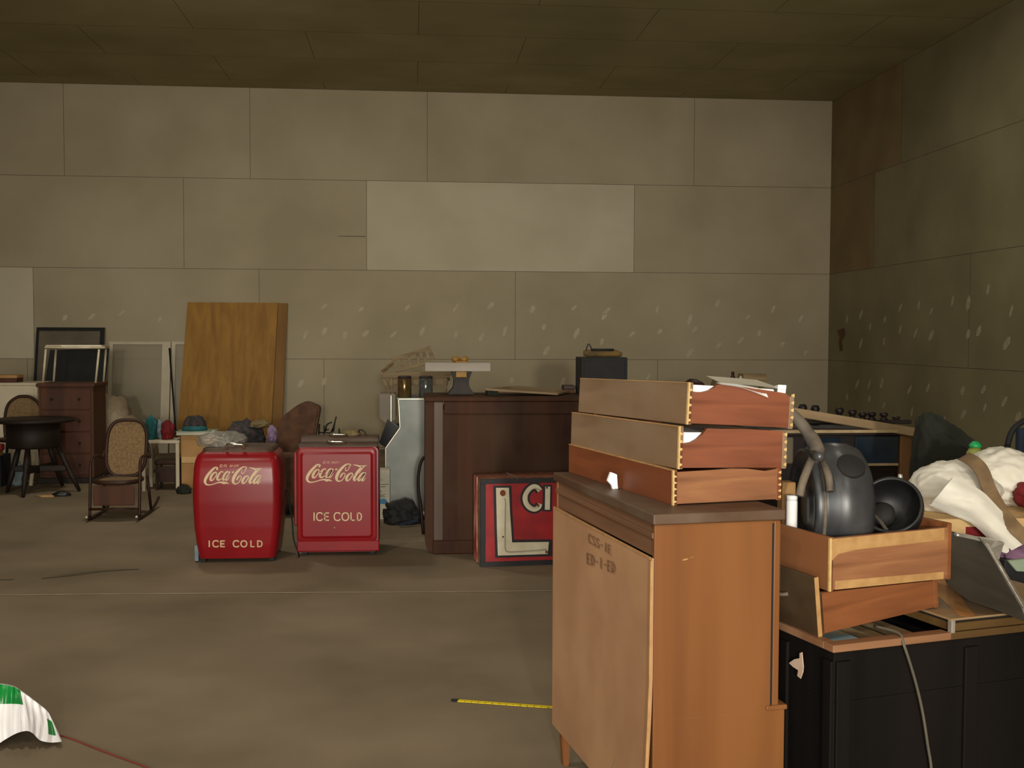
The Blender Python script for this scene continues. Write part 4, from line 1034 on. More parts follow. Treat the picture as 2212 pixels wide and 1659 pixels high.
# stamp on the hardboard
ci, si = cos(RC), sin(RC)
def onC(px, py):
    d = ray(px, py); n = Vector((-ci, -si, 0)); p0 = C0+Vector((ci, si, 0))*-.0045
    k = (p0-CAM).dot(n)/d.dot(n); return CAM+d*k
def stamp(px0, py0, px1, py1, txt, h, g):
    k = len(txt)
    for i, ch in enumerate(txt):
        f = i/k; x = px0+(px1-px0)*f; y = py0+(py1-py0)*f; w = (px1-px0)/k*.78
        sh = (py1-py0)/(px1-px0)
        write(g, ch, 0, 0, w, h, 2.2, lambda u, v, x=x, y=y, sh=sh: onC(x+u, y+v+u*sh))
g = G(); stamp(1271, 1152, 1322, 1180, 'CSS-1E', 20, g); stamp(1268, 1194, 1330, 1216, 'ED-1-ED', 24, g)
g.done('stamped_marking', M['ink'], t)
def onS(px, py):
    n = Vector((-si*-1, -ci, 0)); n = Vector((si, -ci, 0)); p0 = C0+Vector((-si, ci, 0))*.0105; d = ray(px, py)
    k = (p0-CAM).dot(n)/d.dot(n); return CAM+d*k
g = G(); ribbon(g, [(1474, 1210, 1.5), (1481, 1208.5, 3.5), (1487, 1207, 1)], onS); ribbon(g, [(1490, 1205, .8), (1499, 1203, .8)], onS, False); g.done('scratch_mark', M['raw_lit_edge'], t)
g = G(); ribbon(g, [(1322, 1659, 3), (1335, 1628, 4), (1346, 1622, 4), (1356, 1634, 4), (1364, 1662, 3)], onC); g.done('chalk_mark', M['paleedge'], t)

# white tag on the chest top
c = PZ(1322, 1057, HC)
t = thing('white_tag', 'small folded white plastic tag standing on the chest top', 'tag', (c.x, c.y, HC))
y_ = c.y
P = [PY(*p, y_) for p in ((1313, 1040), (1320, 1021), (1333, 1026), (1335, 1057), (1324, 1058), (1322, 1050))]
zmn = min(p.z for p in P)
for p in P: p.z += HC-zmn
G().prism(P, (-.003, .012, 0), .001).done('tag_face', M['paper'], t)
G().prism([P[4], P[3], P[3]+Vector((.006, .03, 0)), P[4]+Vector((.0, .03, 0))], (0, 0, .002)).done('tag_foot', M['paper'], t)

# ================================================================ STACKED DRAWERS ON THE CHEST
def drawer(label, O, rz, U, V, H, msu, msv, profile=None, pin=True, group=None, front=None, th=.014, fr=None):
    """open drawer; local x = its depth, y = its width; side facing us at y=0, long board at x=0"""
    t = thing('drawer_box', label, 'drawer', O, rz, group)
    if profile is None: profile = [(0, 1), (1, 1)]
    P = [(0.0+U*a, 0, H*b) for a, b in profile]
    zb = .004
    Ps = [(0, 0, zb)]+[(x, y, z) for x, y, z in P]+[(U, 0, zb)]
    G().prism(Ps, (0, th, 0), 0).done('side', msu, t, local=True)
    G().prism([(x, V-th, z) for x, y, z in Ps], (0, th, 0), 0).done('side', msu, t, local=True)
    G().box((-.0005, .0, 0), (th, V, H), .0015).done('long_board', msv, t, local=True)
    if pin: G().box((-.0012, .006, H-.002), (th, V, H+.0006)).done('lit_board_edge', M['raw_lit_edge'], t, local=True)  # pale strip paints in the lit top face of the board
    G().box((U-.002, -.001, 0), (U+.014, V+.001, H*(fr or .97)), .002).done('drawer_front', front or msv, t, local=True)
    G().box((th, th, .01), (U-.002, V-th, .017)).done('bottom', M['panelply'], t, local=True)
    if pin:
        n = 5; g = G(); g2 = G()
        for k in range(n):
            z = H*(.06+.9*k/n); z2 = z+H*.09
            g.prism([(.0, -.0008, z), (.011, -.0008, z+.003), (.011, -.0008, z2-.003), (.0, -.0008, z2)], (0, .004, 0))
            g2.prism([(U+.0135, -.0016, z), (U+.004, -.0016, z+.003), (U+.004, -.0016, z2-.003), (U+.0135, -.0016, z2)], (0, .004, 0))
        g.box((-.0014, -.001, 0), (.0035, .008, H), 0)
        g.done('dovetail_joint', M['dovetail'], t, local=True); g2.done('dovetail_joint', M['dovetail'], t, local=True)
    return t
RD = radians(13.5)
wave = [(0, .93), (.04, .95), (.35, .97), (.55, .995), (.7, .97), (.88, .88), (1, .93)]
scoopB = [(0, .62), (.06, .6), (.12, .63), (.17, .7), (.22, .82), (.26, .96), (.4, .95), (.6, .95), (.8, .93), (1, .9)]
scoopC = [(0, .8), (.08, .78), (.14, .79), (.2, .84), (.25, .93), (.28, .99), (.42, .98), (.6, .95), (.8, .91), (.95, .87), (1, .78)]
gA = 'drawers stacked on the chest'
OA, OB, OC = (.766, 3.217, HC), (.78, 3.213, HC+.108), (.803, 3.207, HC+.241)
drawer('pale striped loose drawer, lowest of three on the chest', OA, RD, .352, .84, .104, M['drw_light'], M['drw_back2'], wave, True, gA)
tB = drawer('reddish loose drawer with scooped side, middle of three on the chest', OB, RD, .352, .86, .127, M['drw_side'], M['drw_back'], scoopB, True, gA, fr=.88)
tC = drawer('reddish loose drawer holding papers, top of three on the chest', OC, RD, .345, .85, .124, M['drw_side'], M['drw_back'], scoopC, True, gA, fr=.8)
TB, TC = (-.018, .03), (-.022, .062)
tB.rotation_euler = (TB[0], TB[1], RD); tC.rotation_euler = (TC[0], TC[1], RD)
def loc(O, rz, x, y, z): return Vector(O)+Vector((x*cos(rz)-y*sin(rz), x*sin(rz)+y*cos(rz), z))
from mathutils import Euler
MB_ = Matrix.Translation(OB) @ Euler((TB[0], TB[1], RD)).to_matrix().to_4x4()
MC_ = Matrix.Translation(OC) @ Euler((TC[0], TC[1], RD)).to_matrix().to_4x4()
def sheetbox(name, label, O, x0, x1, y0, y1, z0, z1, m=M['paper']):
    o = O @ Vector(((x0+x1)/2, (y0+y1)/2, z0))
    P = [O @ Vector((a, b, z0)) for a, b in ((x0, y0), (x1, y0), (x1, y1), (x0, y1))]
    return tag(G().prism(P, (O @ Vector((0, 0, z1-z0)))-O.translation, .002).done(name, m, origin=o), label, 'paper')
sheetbox('paper_stack', 'white paper stack showing through the middle drawer scoop', MB_, .018, .3, .02, .3, .0172, .108)
sheetbox('paper_stack', 'white paper stack inside the top drawer', MC_, .018, .3, .02, .3, .0172, .118)
# sheets spread over the top drawer
def curved_sheet(name, label, rows, m, th=.0012):
    g = G(); R_ = [[Vector(p) for p in crom([tuple(q) for q in r], 5)] for r in rows]
    g.grid(R_); g.grid([[p+Vector((0, 0, th)) for p in r] for r in R_])
    return tag(g.done(name, m, origin=R_[0][0]), label, 'paper')
zt_ = OC[2]+.127
def L3(x, y, z): return MC_ @ Vector((x, y, z))
curved_sheet('paper_sheet', 'grey paper sheet lying across the top drawer', [[L3(.14, .06, .1265), L3(.25, .05, .125), L3(.35, .03, .117)], [L3(.19, .25, .149), L3(.28, .25, .148), L3(.375, .25, .146)]], M['paper2'])
curved_sheet('paper_sheet', 'white paper flap hanging over the edge of the top drawer', [[L3(.105, -.005, .1225), L3(.16, -.007, .118), L3(.21, -.008, .107), L3(.262, -.01, .092)], [L3(.11, .04, .1275), L3(.165, .04, .127), L3(.215, .04, .123), L3(.262, .012, .114)]], M['paper'])
p = [L3(.315, .0, .1), L3(.345, .0, .1), L3(.345, .0, .13), L3(.315, .0, .132)]
c = PY(1689, 842, 3.32); c2 = [PY(*q, 3.325) for q in ((1681, 831), (1699, 832), (1697, 850), (1679, 849))]
t = tag(G().prism(c2, (.004, .05, -.006), .001).done('paper_block', M['paper'], origin=c), 'white paper block at the right end of the top drawer', 'paper')

# ================================================================ CONSOLE CABINET ON THE RIGHT
RK = radians(15.0); K0 = Vector((1.194, 3.044, 0)); HK = .70; KW, KD = 1.0, .5
t = thing('console_cabinet', 'long black wooden console cabinet with open top well, lower right', 'cabinet', K0, RK)
G().box((.012, .012, 0), (KW, KD, HK-.17), .004).done('lower_body', M['console'], t, local=True)
g = G(); g.box((.012, .012, HK-.17), (KW, .03, HK-.022), .002); g.box((.012, KD-.02, HK-.17), (KW, KD, HK-.022), .002); g.box((.012, .03, HK-.17), (.03, KD-.02, HK-.022), .002); g.box((.41, .03, HK-.17), (.43, KD-.02, HK-.022), .002); g.box((KW-.02, .03, HK-.17), (KW, KD-.02, HK-.022), .002)
g.done('upper_body', M['console'], t, local=True)
g = G(); g.box((0, 0, HK-.022), (.42, .045, HK), .003); g.box((0, .045, HK-.022), (.035, KD, HK), .003); g.box((.035, KD-.05, HK-.022), (.42, KD, HK), .003)
g.done('top_frame', M['console_rail'], t, local=True)
G().box((.42, 0, HK-.022), (KW, .02, HK), .002).done('front_edge', M['console_lid'], t, local=True)
for x in (.19, .29): G().box((x, .045, HK-.03), (x+.045, KD-.05, HK-.008), .002).done('well_slat', M['boardtan'], t, local=True)
ld = G().box((.425, .004, HK+.001), (KW, KD, HK+.026), .003).done('lid', M['console_lid'], t, local=True)
G().box((.428, .012, HK+.026), (KW, KD, HK+.034)).done('lid_gap', M['hole'], ld, local=True)
G().box((.42, .002, HK+.034), (KW, KD, HK+.041), .002).done('lid_veneer', M['console_top'], ld, local=True)
g = G(); g.face([PZ(x, y, HK+.0416) for x, y in crom([(2004, 1246), (2046, 1250), (2068, 1276), (2088, 1308), (2106, 1330), (2076, 1331), (2056, 1314), (2034, 1294), (2010, 1278)], 3)]); g.done('bare_patch', M['veneer'], ld)
G().box((.418, -.002, HK-.002), (.432, .016, HK+.036), .002).done('hinge_plate', M['silver'], ld, local=True)
g = G()
for x in (.04, .5, .96): G().box((x-.025, .0, .02), (x+.025, .012, HK-.05), .003).done('front_stile', M['console'], t, local=True)
g = G()
for y in (.03, .25, .47): G().box((.0, y-.02, .02), (.012, y+.02, HK-.05), .003).done('side_stile', M['console'], t, local=True)
def KL(x, y, z): return loc(K0, RK, x, y, z)
tag(G().box((.055, .06, HK-.035), (.18, .3, HK-.025), .002, Matrix.Translation(K0) @ Matrix.Rotation(RK, 4, 'Z')).done('printed_sleeve', M['artblue'], origin=KL(.12, .18, HK-.035)), 'pale blue printed sleeve lying in the console well', 'record sleeve')
for o in (bpy.data.objects['printed_sleeve'],):  # rests on a ledge inside the well
    pass
G().box((.03, .05, HK-.046), (.185, KD-.05, HK-.036)).done('well_ledge', M['blackm'], t, local=True)
# hanging grey cord over the front
d0 = [(1943, 1374), (1952, 1392), (1968, 1440), (1982, 1490), (1994, 1545), (2004, 1610), (2012, 1668)]
def onK(px, py, off=-.007):
    n = Vector((sin(RK), -cos(RK), 0)); p0 = K0+Vector((-sin(RK), cos(RK), 0))*off; d = ray(px, py)
    return CAM+d*((p0-CAM).dot(n)/d.dot(n))
pts = [KL(.235, .12, HK+.006), KL(.25, .03, HK+.007)]+[onK(*q) for q in d0[1:]]
e = pts[-1].copy(); e.z = .01; pts += [pts[-1].lerp(e, .5), e]
tag(G().tube(crom(pts, 4), .0045, 8).done('hanging_cord', M['cord'], origin=pts[0]), 'grey cord hanging down the front of the black console', 'cord')
# torn paper on the console's left side
def onKs(px, py, off=-.003):
    n = Vector((-cos(RK), -sin(RK), 0)); p0 = K0+Vector((cos(RK), sin(RK), 0))*off; d = ray(px, py)
    return CAM+d*((p0-CAM).dot(n)/d.dot(n))
P = [onKs(*q) for q in ((1704, 1432), (1716, 1424), (1727, 1422), (1727, 1411), (1732, 1409), (1733, 1420), (1735, 1440), (1734, 1452), (1729, 1466), (1722, 1460), (1724, 1448), (1712, 1440))]
tag(G().prism(P, (.002, 0, 0)).done('paper_scrap', M['scrap'], origin=P[0]), 'torn pinkish paper scrap stuck on the console side', 'paper')

# ---- two drawers on the console
RD2 = radians(17)
OD = loc(K0, RK, .03, .1, HK+.001)
gD = 'drawers stacked on the console'
tD = drawer('loose drawer with weathered pull front, lower one on the console', OD, RD2, .43, .38, .128, M['drw_mid'], M['drw_front'], [(0, 1.0), (1, .68)], False, gD, front=M['drw_mid'])
tD.rotation_euler = (0, -.1, RD2)
G().box((-.014, -.006, 0), (-.001, .386, .178), .003).done('face_board', M['drw_front'], tD, local=True, label='dark weathered drawer face')
G().tube(crom([(-.014, .13, .1), (-.026, .15, .096), (-.03, .21, .094), (-.026, .27, .096), (-.014, .29, .1)], 4), .006, 8).done('pull_handle', M['motor_dust'], tD, local=True)
G().box((-.0152, -.0075, .0), (-.001, -.0055, .178)).done('raw_edge', M['raw_lit_edge'], tD, local=True)
OE = OD+Vector((.008, .0, .13))
OE = loc(OD, RD2, .022, -.006, .13)
tE = drawer('pale loose drawer holding black motor parts, upper one on the console', OE, RD2, .445, .4, .16, M['drw_light'], M['panelply'], [(0, .98), (.5, 1), (1, 1.02)], False, gD, front=M['drw_mid'], fr=1.1)
g = G(); g.box((-.0015, -.0015, 0), (.006, .006, .158)); g.done('raw_edge', M['dovetail'], tE, local=True)
G().prism([(.02, -.001, 0.004), (.43, -.001, .004), (.43, -.001, .026), (.02, -.001, .03)], (0, .002, 0)).done('pale_strip', M['raw_lit_edge'], tE, local=True)
G().prism([(.006, -.001, .155), (.43, -.001, .162), (.43, -.001, .125), (.1, -.001, .118), (.03, -.001, .11), (.006, -.001, .09)], (0, .002, 0)).done('pale_strip', M['raw_lit_edge'], tE, local=True)
zE = OE.z+.018
# black motor housing
Rm = .165
cc = loc(OE, RD2, .165, .205, 0); cc.z = zE+Rm*1.2+.001
ax = Vector((-.99, .05, .0)).normalized()      # flat face looks left, seen almost edge on
xx = Vector((0, 0, 1)); yy = ax.cross(xx).normalized(); mm = Matrix.Translation(cc) @ Matrix.Diagonal((1, 1, 1.2, 1)) @ Matrix((xx, yy, ax)).transposed().to_4x4()
t = thing('motor_housing', 'large dusty black round motor housing standing in the upper drawer', 'motor', (cc.x, cc.y, zE))
G().lathe([(a*.96, b*.96) for a, b in [(0, .088), (.05, .088), (.06, .08), (.12, .082), (.132, .096), (.148, .102), (.156, .098), (.158, .08), (.158, .058), (.166, .05), (.166, .03), (.171, .024), (.172, -.01), (.17, -.045), (.158, -.078), (.132, -.098), (.08, -.108), (0, -.112)]], mm, 44).done('drum', M['motor'], t)
G().lathe([(.15, .063), (.156, .064), (.157, .072), (.15, .074)], mm, 44).done('rim_band', M['motor_dust'], t)
dirc = (CAM-cc); dirc.z = 0; dirc = dirc-ax*dirc.dot(ax); dirc.normalize()
dh = (dirc*.68+xx*.72).normalized(); base = cc+Vector((dh.x*.162, dh.y*.162, dh.z*.19))-ax*.02
hx = dh.cross(ax).normalized(); hm = Matrix((hx, ax, dh)).transposed().to_4x4(); hm.translation = base
G().lathe([(.0, .0085), (.04, .0075), (.044, .004), (.046, -.012), (0, -.012)], hm, 24).done('vent_hole', M['hole'], t)
yd = cc.y-.03
arm = [PY(1768, 1000, yd-.06), PY(1766, 975, yd-.04), PY(1752, 945, yd), PY(1728, 912, yd+.02), PY(1703, 888, yd+.04)]
G().tube(crom(arm, 4), [.016]*4+[.024]*5+[.02]*4+[.019]*4, 10, flat=.75).done('bracket_arm', M['motor_dust'], t)
pv = PY(1766, 985, yd-.1); G().lathe([(0, -.03), (.014, -.03), (.016, 0), (.014, .03), (0, .03)], Matrix.Translation(pv) @ Matrix.Rotation(pi/2, 4, 'X'), 14).done('pivot_pin', M['motor'], t)
G().tube(crom([PY(1757, 985, yd-.05), PY(1745, 1012, yd-.08), PY(1733, 1045, yd-.1), PY(1727, 1072, yd-.11)], 5), .013, 8).done('yoke_strut', M['motor_dust'], t)
G().tube(crom([PY(1775, 985, yd-.05), PY(1782, 1008, yd-.1), PY(1790, 1030, yd-.13), PY(1793, 1062, yd-.15)], 5), .012, 8).done('yoke_strut', M['motor_dust'], t)
# second bowl shaped part
yb0 = OE.y+.19
ab = Vector((-.42, -.72, .5)).normalized(); xb_ = Vector((0, 0, 1)); xb_ = (xb_-ab*xb_.dot(ab)).normalized(); yb2 = ab.cross(xb_)
mb = Matrix((xb_, yb2, ab)).transposed().to_4x4(); ctr2 = PY(1926, 1096, yb0); mb.translation = ctr2
t = thing('lamp_bowl', 'black bowl shaped metal casing lying right of the big motor housing', 'metal casing', (ctr2.x, yb0, zE))
G().lathe([(.086, .022), (.092, .026), (.096, .02), (.096, -.01), (.09, -.045), (.07, -.075), (.035, -.09), (0, -.092), (0, -.084), (.032, -.082), (.062, -.069), (.081, -.04), (.087, -.005), (.086, .022)], mb, 36, cap=False).done('bowl', M['bowl'], t)
G().lathe([(0, -.08), (.034, -.078), (.038, -.04), (.026, -.025), (0, -.024)], mb @ Matrix.Translation((-.006, .03, 0)), 24).done('hub', M['hole'], t)
G().bar(mb @ Vector((-.07, .01, -.02)), mb @ Vector((-.01, .055, -.03)), .009, .006).done('contact_strip', M['motor_dust'], t)
G().lathe([(0, 0), (.006, 0), (.008, .006), (.006, .014), (0, .015)], Matrix.Translation(mb @ Vector((.094, -.02, .012))), 10).done('clip', M['silver'], t)
lowz = min((mb @ Vector((.09*cos(a), .09*sin(a), -.045))).z for a in [k*.3 for k in range(21)])
G().box((ctr2.x-.03, yb0+.0, zE), (ctr2.x+.06, yb0+.08, lowz+.02), .006).done('foot', M['motor'], t)
# block and jar in the upper drawer's far left
yk = loc(OE, RD2, .04, .33, 0).y
a, b = PY(1690, 1042, yk), PY(1719, 1100, yk)
tag(G().box((a.x, yk, zE), (b.x, yk+.05, a.z), .004).done('wood_block', M['tan'], origin=((a.x+b.x)/2, yk, zE)), 'tan wood block standing left of the motor housing', 'block')
yk2 = yk-.06
p, q = PY(1699, 1070, yk2), PY(1722, 1105, yk2)
t = thing('white_jar', 'white plastic jar between the chest and the motor housing', 'jar', ((p.x+q.x)/2, yk2, zE))
r_ = (q.x-p.x)/2
G().lathe([(0, 0), (r_, 0), (r_, p.z-zE-.02), (r_*.9, p.z-zE-.015), (0, p.z-zE-.015)], Matrix.Translation(((p.x+q.x)/2, yk2, zE)), 20).done('body', M['paper'], t)
G().lathe([(0, p.z-zE-.015), (r_*.98, p.z-zE-.015), (r_*.98, p.z-zE), (0, p.z-zE)], Matrix.Translation(((p.x+q.x)/2, yk2, zE)), 20).done('lid', M['paper'], t)

# ================================================================ RIGHT BACKGROUND
# large carton carrying the cloths
YC = 3.95
cl, ct = PY(1998, 1100, YC), PY(2010, 1098, YC).z
ct = .905
t = thing('big_carton', 'pale cardboard carton under the white cloth bundle', 'box', (2.5, YC+.35, 0))
G().box((1.86, YC, 0), (3.2, YC+.75, ct), .006).done('box_body', M['tanlight'], t)
G().box((2.05, YC-.003, ct-.075), (2.13, YC, ct-.03)).done('red_label', M['redcloth'], t)
# white cloth bundle
g = G()
g.heap(PY(2058, 1052, 4.2)+Vector((0, 0, -.02)), (.17, .17, .125), 61, .1, 1.3, ct, 5, .06)
g.heap(PY(2168, 1030, 4.3), (.15, .17, .12), 62, .12, 1.5, ct, 5, .07)
rows = []
for i in range(15):
    f = i/14; r_ = []
    A = Vector(crom([(2010, 1090), (2060, 1112), (2100, 1128), (2140, 1165), (2165, 1200)], 4)[min(16, int(f*16))])
    B = Vector(crom([(2060, 1030), (2120, 1060), (2160, 1100), (2200, 1135), (2240, 1160)], 4)[min(16, int(f*16))])
    for j in range(9):
        q = A.lerp(B, j/8); y = 3.9-.04*sin(pi*j/8)-.05*f+.02*noise.noise(Vector((f*5, j*.6, 3)))
        r_.append(PY(q.x, q.y, y))
    rows.append(r_)
g.grid(rows); g.grid([[p+Vector((0, .012, -.004)) for p in r_] for r_ in rows])
o = g.done('white_cloth', M['whitecloth'], origin=(2.1, 4.1, ct)); tag(o, 'large bundle of white cloth heaped on the pale carton', 'cloth')
# strap
sp = crom([(2080, 986, 4.1), (2100, 996, 4.02), (2120, 1018, 3.99), (2138, 1062, 3.96), (2160, 1102, 3.88), (2188, 1138, 3.82), (2225, 1172, 3.8)], 5)
A, B = [], []
for x, y, d in sp:
    A.append(PY(x-11, y+7, d)); B.append(PY(x+15, y-8, d))
g = G(); g.grid([A, B]); g.grid([[p+Vector((0, .006, 0)) for p in A], [p+Vector((0, .006, 0)) for p in B]])
tag(g.done('webbing_strap', M['strap'], origin=A[0]), 'olive brown strap lying across the white cloth bundle', 'strap')
# green capped bottle
c = PY(2106, 982, 4.42)
t = thing('plastic_bottle', 'yellow green bottle with bright green cap behind the white cloth', 'bottle', (c.x, 4.42, ct))
zc = PY(2106, 966, 4.42).z
G().lathe([(0, ct), (.03, ct), (.034, ct+.02), (.034, zc-.02), (.02, zc), (0, zc)], Matrix.Translation((c.x, 4.42, 0)), 18).done('body', M['lime'], t)
G().lathe([(0, zc), (.026, zc), (.024, zc+.012), (.012, zc+.024), (0, zc+.026)], Matrix.Translation((c.x, 4.42, 0)), 18).done('cap', M['green'], t)
heap_on('red_cloth', 'red cloth at the right edge under the white bundle', 'cloth', 2222, 1068, 4.1, .05, .08, .05, M['redcloth'], 63, ct)
# dark green canvas mound behind
c = PY(1985, 960, 5.2)
pf = [PY(x, y, 5.0) for x, y in crom([(1958, 1060), (1962, 1000), (1966, 940), (1976, 908), (1993, 897), (2012, 903), (2050, 925), (2096, 958), (2120, 1010), (2130, 1060)], 3)]
pf = [Vector((pf[0].x, 5.0, 0))]+pf+[Vector((pf[-1].x, 5.0, 0))]
g = G(); rows = []
for i in range(12):
    f = i/11; ins = .06*(abs(f-.5)*2)**3; cxm = sum(p.x for p in pf)/len(pf)
    rows.append([Vector((p.x+(cxm-p.x)*ins*2+.02*noise.noise(Vector((k*.5, f*4, 1))), 4.98+.24*f+.02*noise.noise(Vector((k*.4, f*3, 8))), max(0, p.z*(1-ins)+.03*noise.noise(Vector((k*.6, f*5, 4)))) if 0 < k < len(pf)-1 else 0)) for k, p in enumerate(pf)])
for r_ in rows:
    for p in r_: p.x += .6*(p.y-4.98)*.36+.05
g.grid(rows); g.face(rows[0]); g.face(rows[-1])
tag(g.done('canvas_heap', M['darkgreen'], origin=(PY(2020, 960, 5.0).x, 5.05, 0)), 'dark green canvas heap in front of the right wall', 'canvas')
# trunk lid with silver binding leaning on the carton
def Kt(px, py, y): return PY(px, py, y)
pl = [(2035, 1160, 3.72), (2060, 1157, 3.72), (2105, 1166, 3.72), (2122, 1174, 3.71), (2136, 1192, 3.69), (2216, 1332, 3.5), (2216, 1345, 3.47), (2150, 1318, 3.5), (2094, 1299, 3.53), (2046, 1266, 3.58)]
A0, A1, A2 = Kt(2035, 1160, 3.72), Kt(2136, 1192, 3.69), PZ(2200, 1330, HK+.046)
pn = (A1-A0).cross(A2-A0).normalized()
P = []
for px, py, _ in pl:
    d = ray(px, py); P.append(CAM+d*((A0-CAM).dot(pn)/d.dot(pn)))
o = thing('trunk_cover', 'dark brown trunk lid with silver edging leaning beside the upper drawer', 'trunk lid', (P[8].x, P[8].y, P[8].z))
G().prism(P, (.01, .035, .01), .003).done('panel', M['trunk'], o)
e = [P[1], P[2], P[3], P[4], P[4].lerp(P[5], .5), P[5]]
G().tube(crom([p+Vector((.004, -.004, .004)) for p in e], 4), .009, 8).done('edge_binding', M['silver'], o)
# crumpled silver wrap, purple cloth and card behind the trunk lid
P = [(2118, 1164), (2150, 1168), (2172, 1172), (2164, 1190), (2160, 1212), (2146, 1205), (2136, 1188)]
g = G(); g.prism([PY(x, y, 3.74+.03*(i % 2)) for i, (x, y) in enumerate(P)], (.01, .06, 0), .004)
tag(g.done('silver_wrap', M['silver'], origin=PY(2146, 1190, 3.74)), 'crumpled silver wrap at the corner of the trunk lid', 'wrapping')
t = thing('support_box', 'black box at the right edge behind the trunk lid', 'box', (2.5, 3.86, 0))
G().box((2.12, 3.8, 0), (3.0, 3.94, .78), .004).done('box_body', M['blackm'], t)
heap_on('purple_cloth', 'purple cloth at right edge below the white cloth tail', 'cloth', 2215, 1205, 3.85, .1, .06, .05, M['purple'], 66, .78)
P = [PY(*q, 3.78) for q in ((2178, 1212), (2230, 1206), (2230, 1236), (2196, 1234))]
tag(G().prism(P, (0, .02, 0), .002).done('green_card', M['palegreen'], origin=P[0]), 'pale green card leaning at right edge under the purple cloth', 'card')

# black chair hoop at far right
t = thing('tubular_chair', 'black tubular chair at the far right edge', 'chair', (3.5, 5.7, 0))
h = [PY(*p, 5.6) for p in ((2174, 1004), (2176, 965), (2186, 932), (2204, 914), (2226, 908))]
G().tube(crom([Vector((h[0].x, 5.6, .02))]+h+[h[-1]+Vector((.2, 0, 0)), Vector((h[-1].x+.3, 5.6, .9)), Vector((h[-1].x+.31, 5.6, .02))], 4), .016, 8).done('frame', M['blackm'], t)
a, b = PY(2198, 925, 5.66), PY(2240, 1010, 5.66)
G().box((a.x, 5.64, b.z), (a.x+.4, 5.69, a.z), .015).done('backrest', M['navy'], t)
G().box((h[0].x, 5.6, .42), (h[0].x+.5, 6.05, .47), .015).done('seat', M['navy'], t)
for x in (h[0].x+.02, h[0].x+.48): G().tube([(x, 6.03, .42), (x, 6.06, .01)], .014, 8).done('leg', M['blackm'], t)

# dark cabinet with blue glass, behind the console
YD = 5.9
def Qd(px, py, y=YD): return PY(px, py, y)
xa, xb, zt = Qd(1640, 930).x, Qd(1976, 930).x, Qd(1850, 929).z
t = thing('glass_cabinet', 'black brown cabinet with blue glass door behind the motor housing', 'cabinet', ((xa+xb)/2, YD+.25, 0))
G().box((xa, YD+.03, 0), (xb-.08, YD+.5, zt-.03), .004).done('carcass', M['cabblack'], t)
G().box((xa-.02, YD-.01, zt-.03), (xb-.04, YD+.52, zt), .004).done('top', M['cabblack'], t)
G().box((xa-.02, YD-.016, zt-.014), (xb-.04, YD-.009, zt+.002)).done('top_edge', M['paleedge'], t)
g0, g1 = Qd(1850, 943), Qd(1942, 1001)
dr_ = G().box((g0.x, YD+.01, g1.z), (g1.x, YD+.035, g0.z), .003).done('glass_door', M['blueglass'], t)
G().box((g0.x-.02, YD+.005, g1.z-.014), (g1.x, YD+.02, g1.z), .002).done('door_edge', M['paleedge'], dr_)
g0, g1 = Qd(1742, 946), Qd(1818, 972)
G().box((g0.x, YD+.012, g1.z-.1), (g1.x, YD+.032, g0.z), .003).done('blue_panel', M['blueglass'], t)
G().box((Qd(1790, 960).x, YD+.004, Qd(1790, 963).z), (Qd(1816, 960).x, YD+.014, Qd(1790, 959).z), .001).done('name_plate', M['silver'], t)
g0, g1 = Qd(1690, 945), Qd(1716, 1003)
G().box((g0.x, YD+.012, g1.z), (g1.x, YD+.032, g0.z), .01).done('grey_panel', M['slate'], t)
G().box((xb-.08, YD, 0), (xb-.005, YD+.08, zt-.03), .005).done('corner_post', M['postwood'], t)
g0, g1 = Qd(1870, 1015), Qd(1945, 1050)
G().box((Qd(1735, 1).x, YD+.02, .1), (xb-.1, YD+.032, g0.z-.02), .004).done('lower_door', M['cabblack'], t)
# tan board and railing with knobs lying on that cabinet
p0, p1 = PY(1700, 889, YD+.3), PY(1980, 935, YD-.04)
a_ = Vector((p0.x-.3, YD+.34, p0.z+.052)); b_ = p1
tag(G().bar(a_, b_, .05, .022, .004, up=(0, -1, .3)).done('long_board', M['boardtan'], origin=b_), 'long greyish tan board propped slanting on the glass cabinet', 'board')
t = thing('spindle_railing', 'dark railing with turned knobs lying on the glass cabinet', 'railing', (2.5, YD+.42, zt))
ra, rb = PY(1690, 912, YD+.42), PY(1965, 930, YD+.42)
rb.z = zt+.012; ra.z = max(ra.z, zt+.016)
G().bar(ra, rb, .05, .024, .004).done('lower_rail', M['cabblack'], t)
n = 9
for i, (px, py) in enumerate(((1733, 872), (1760, 874), (1812, 879), (1840, 884), (1862, 890), (1882, 889), (1908, 890), (1935, 899), (1955, 906))):
    tp = PY(px, py, YD+.42); f = (px-1690)/275; bs = ra.lerp(rb, f)
    h_ = tp.z-bs.z
    G().lathe([(0, 0), (.022, 0), (.024, h_*.3), (.013, h_*.42), (.016, h_*.5), (.027, h_*.75), (.02, h_*.94), (0, h_)], Matrix.Translation(bs), 12).done('knob', M['cabblack'], t)
pz = Vector((ra.x+.05, YD+.42, zt)); G().bar(pz, Vector((pz.x, pz.y, ra.z+.0)), .05, .05, .004).done('end_post', M['cabblack'], t)

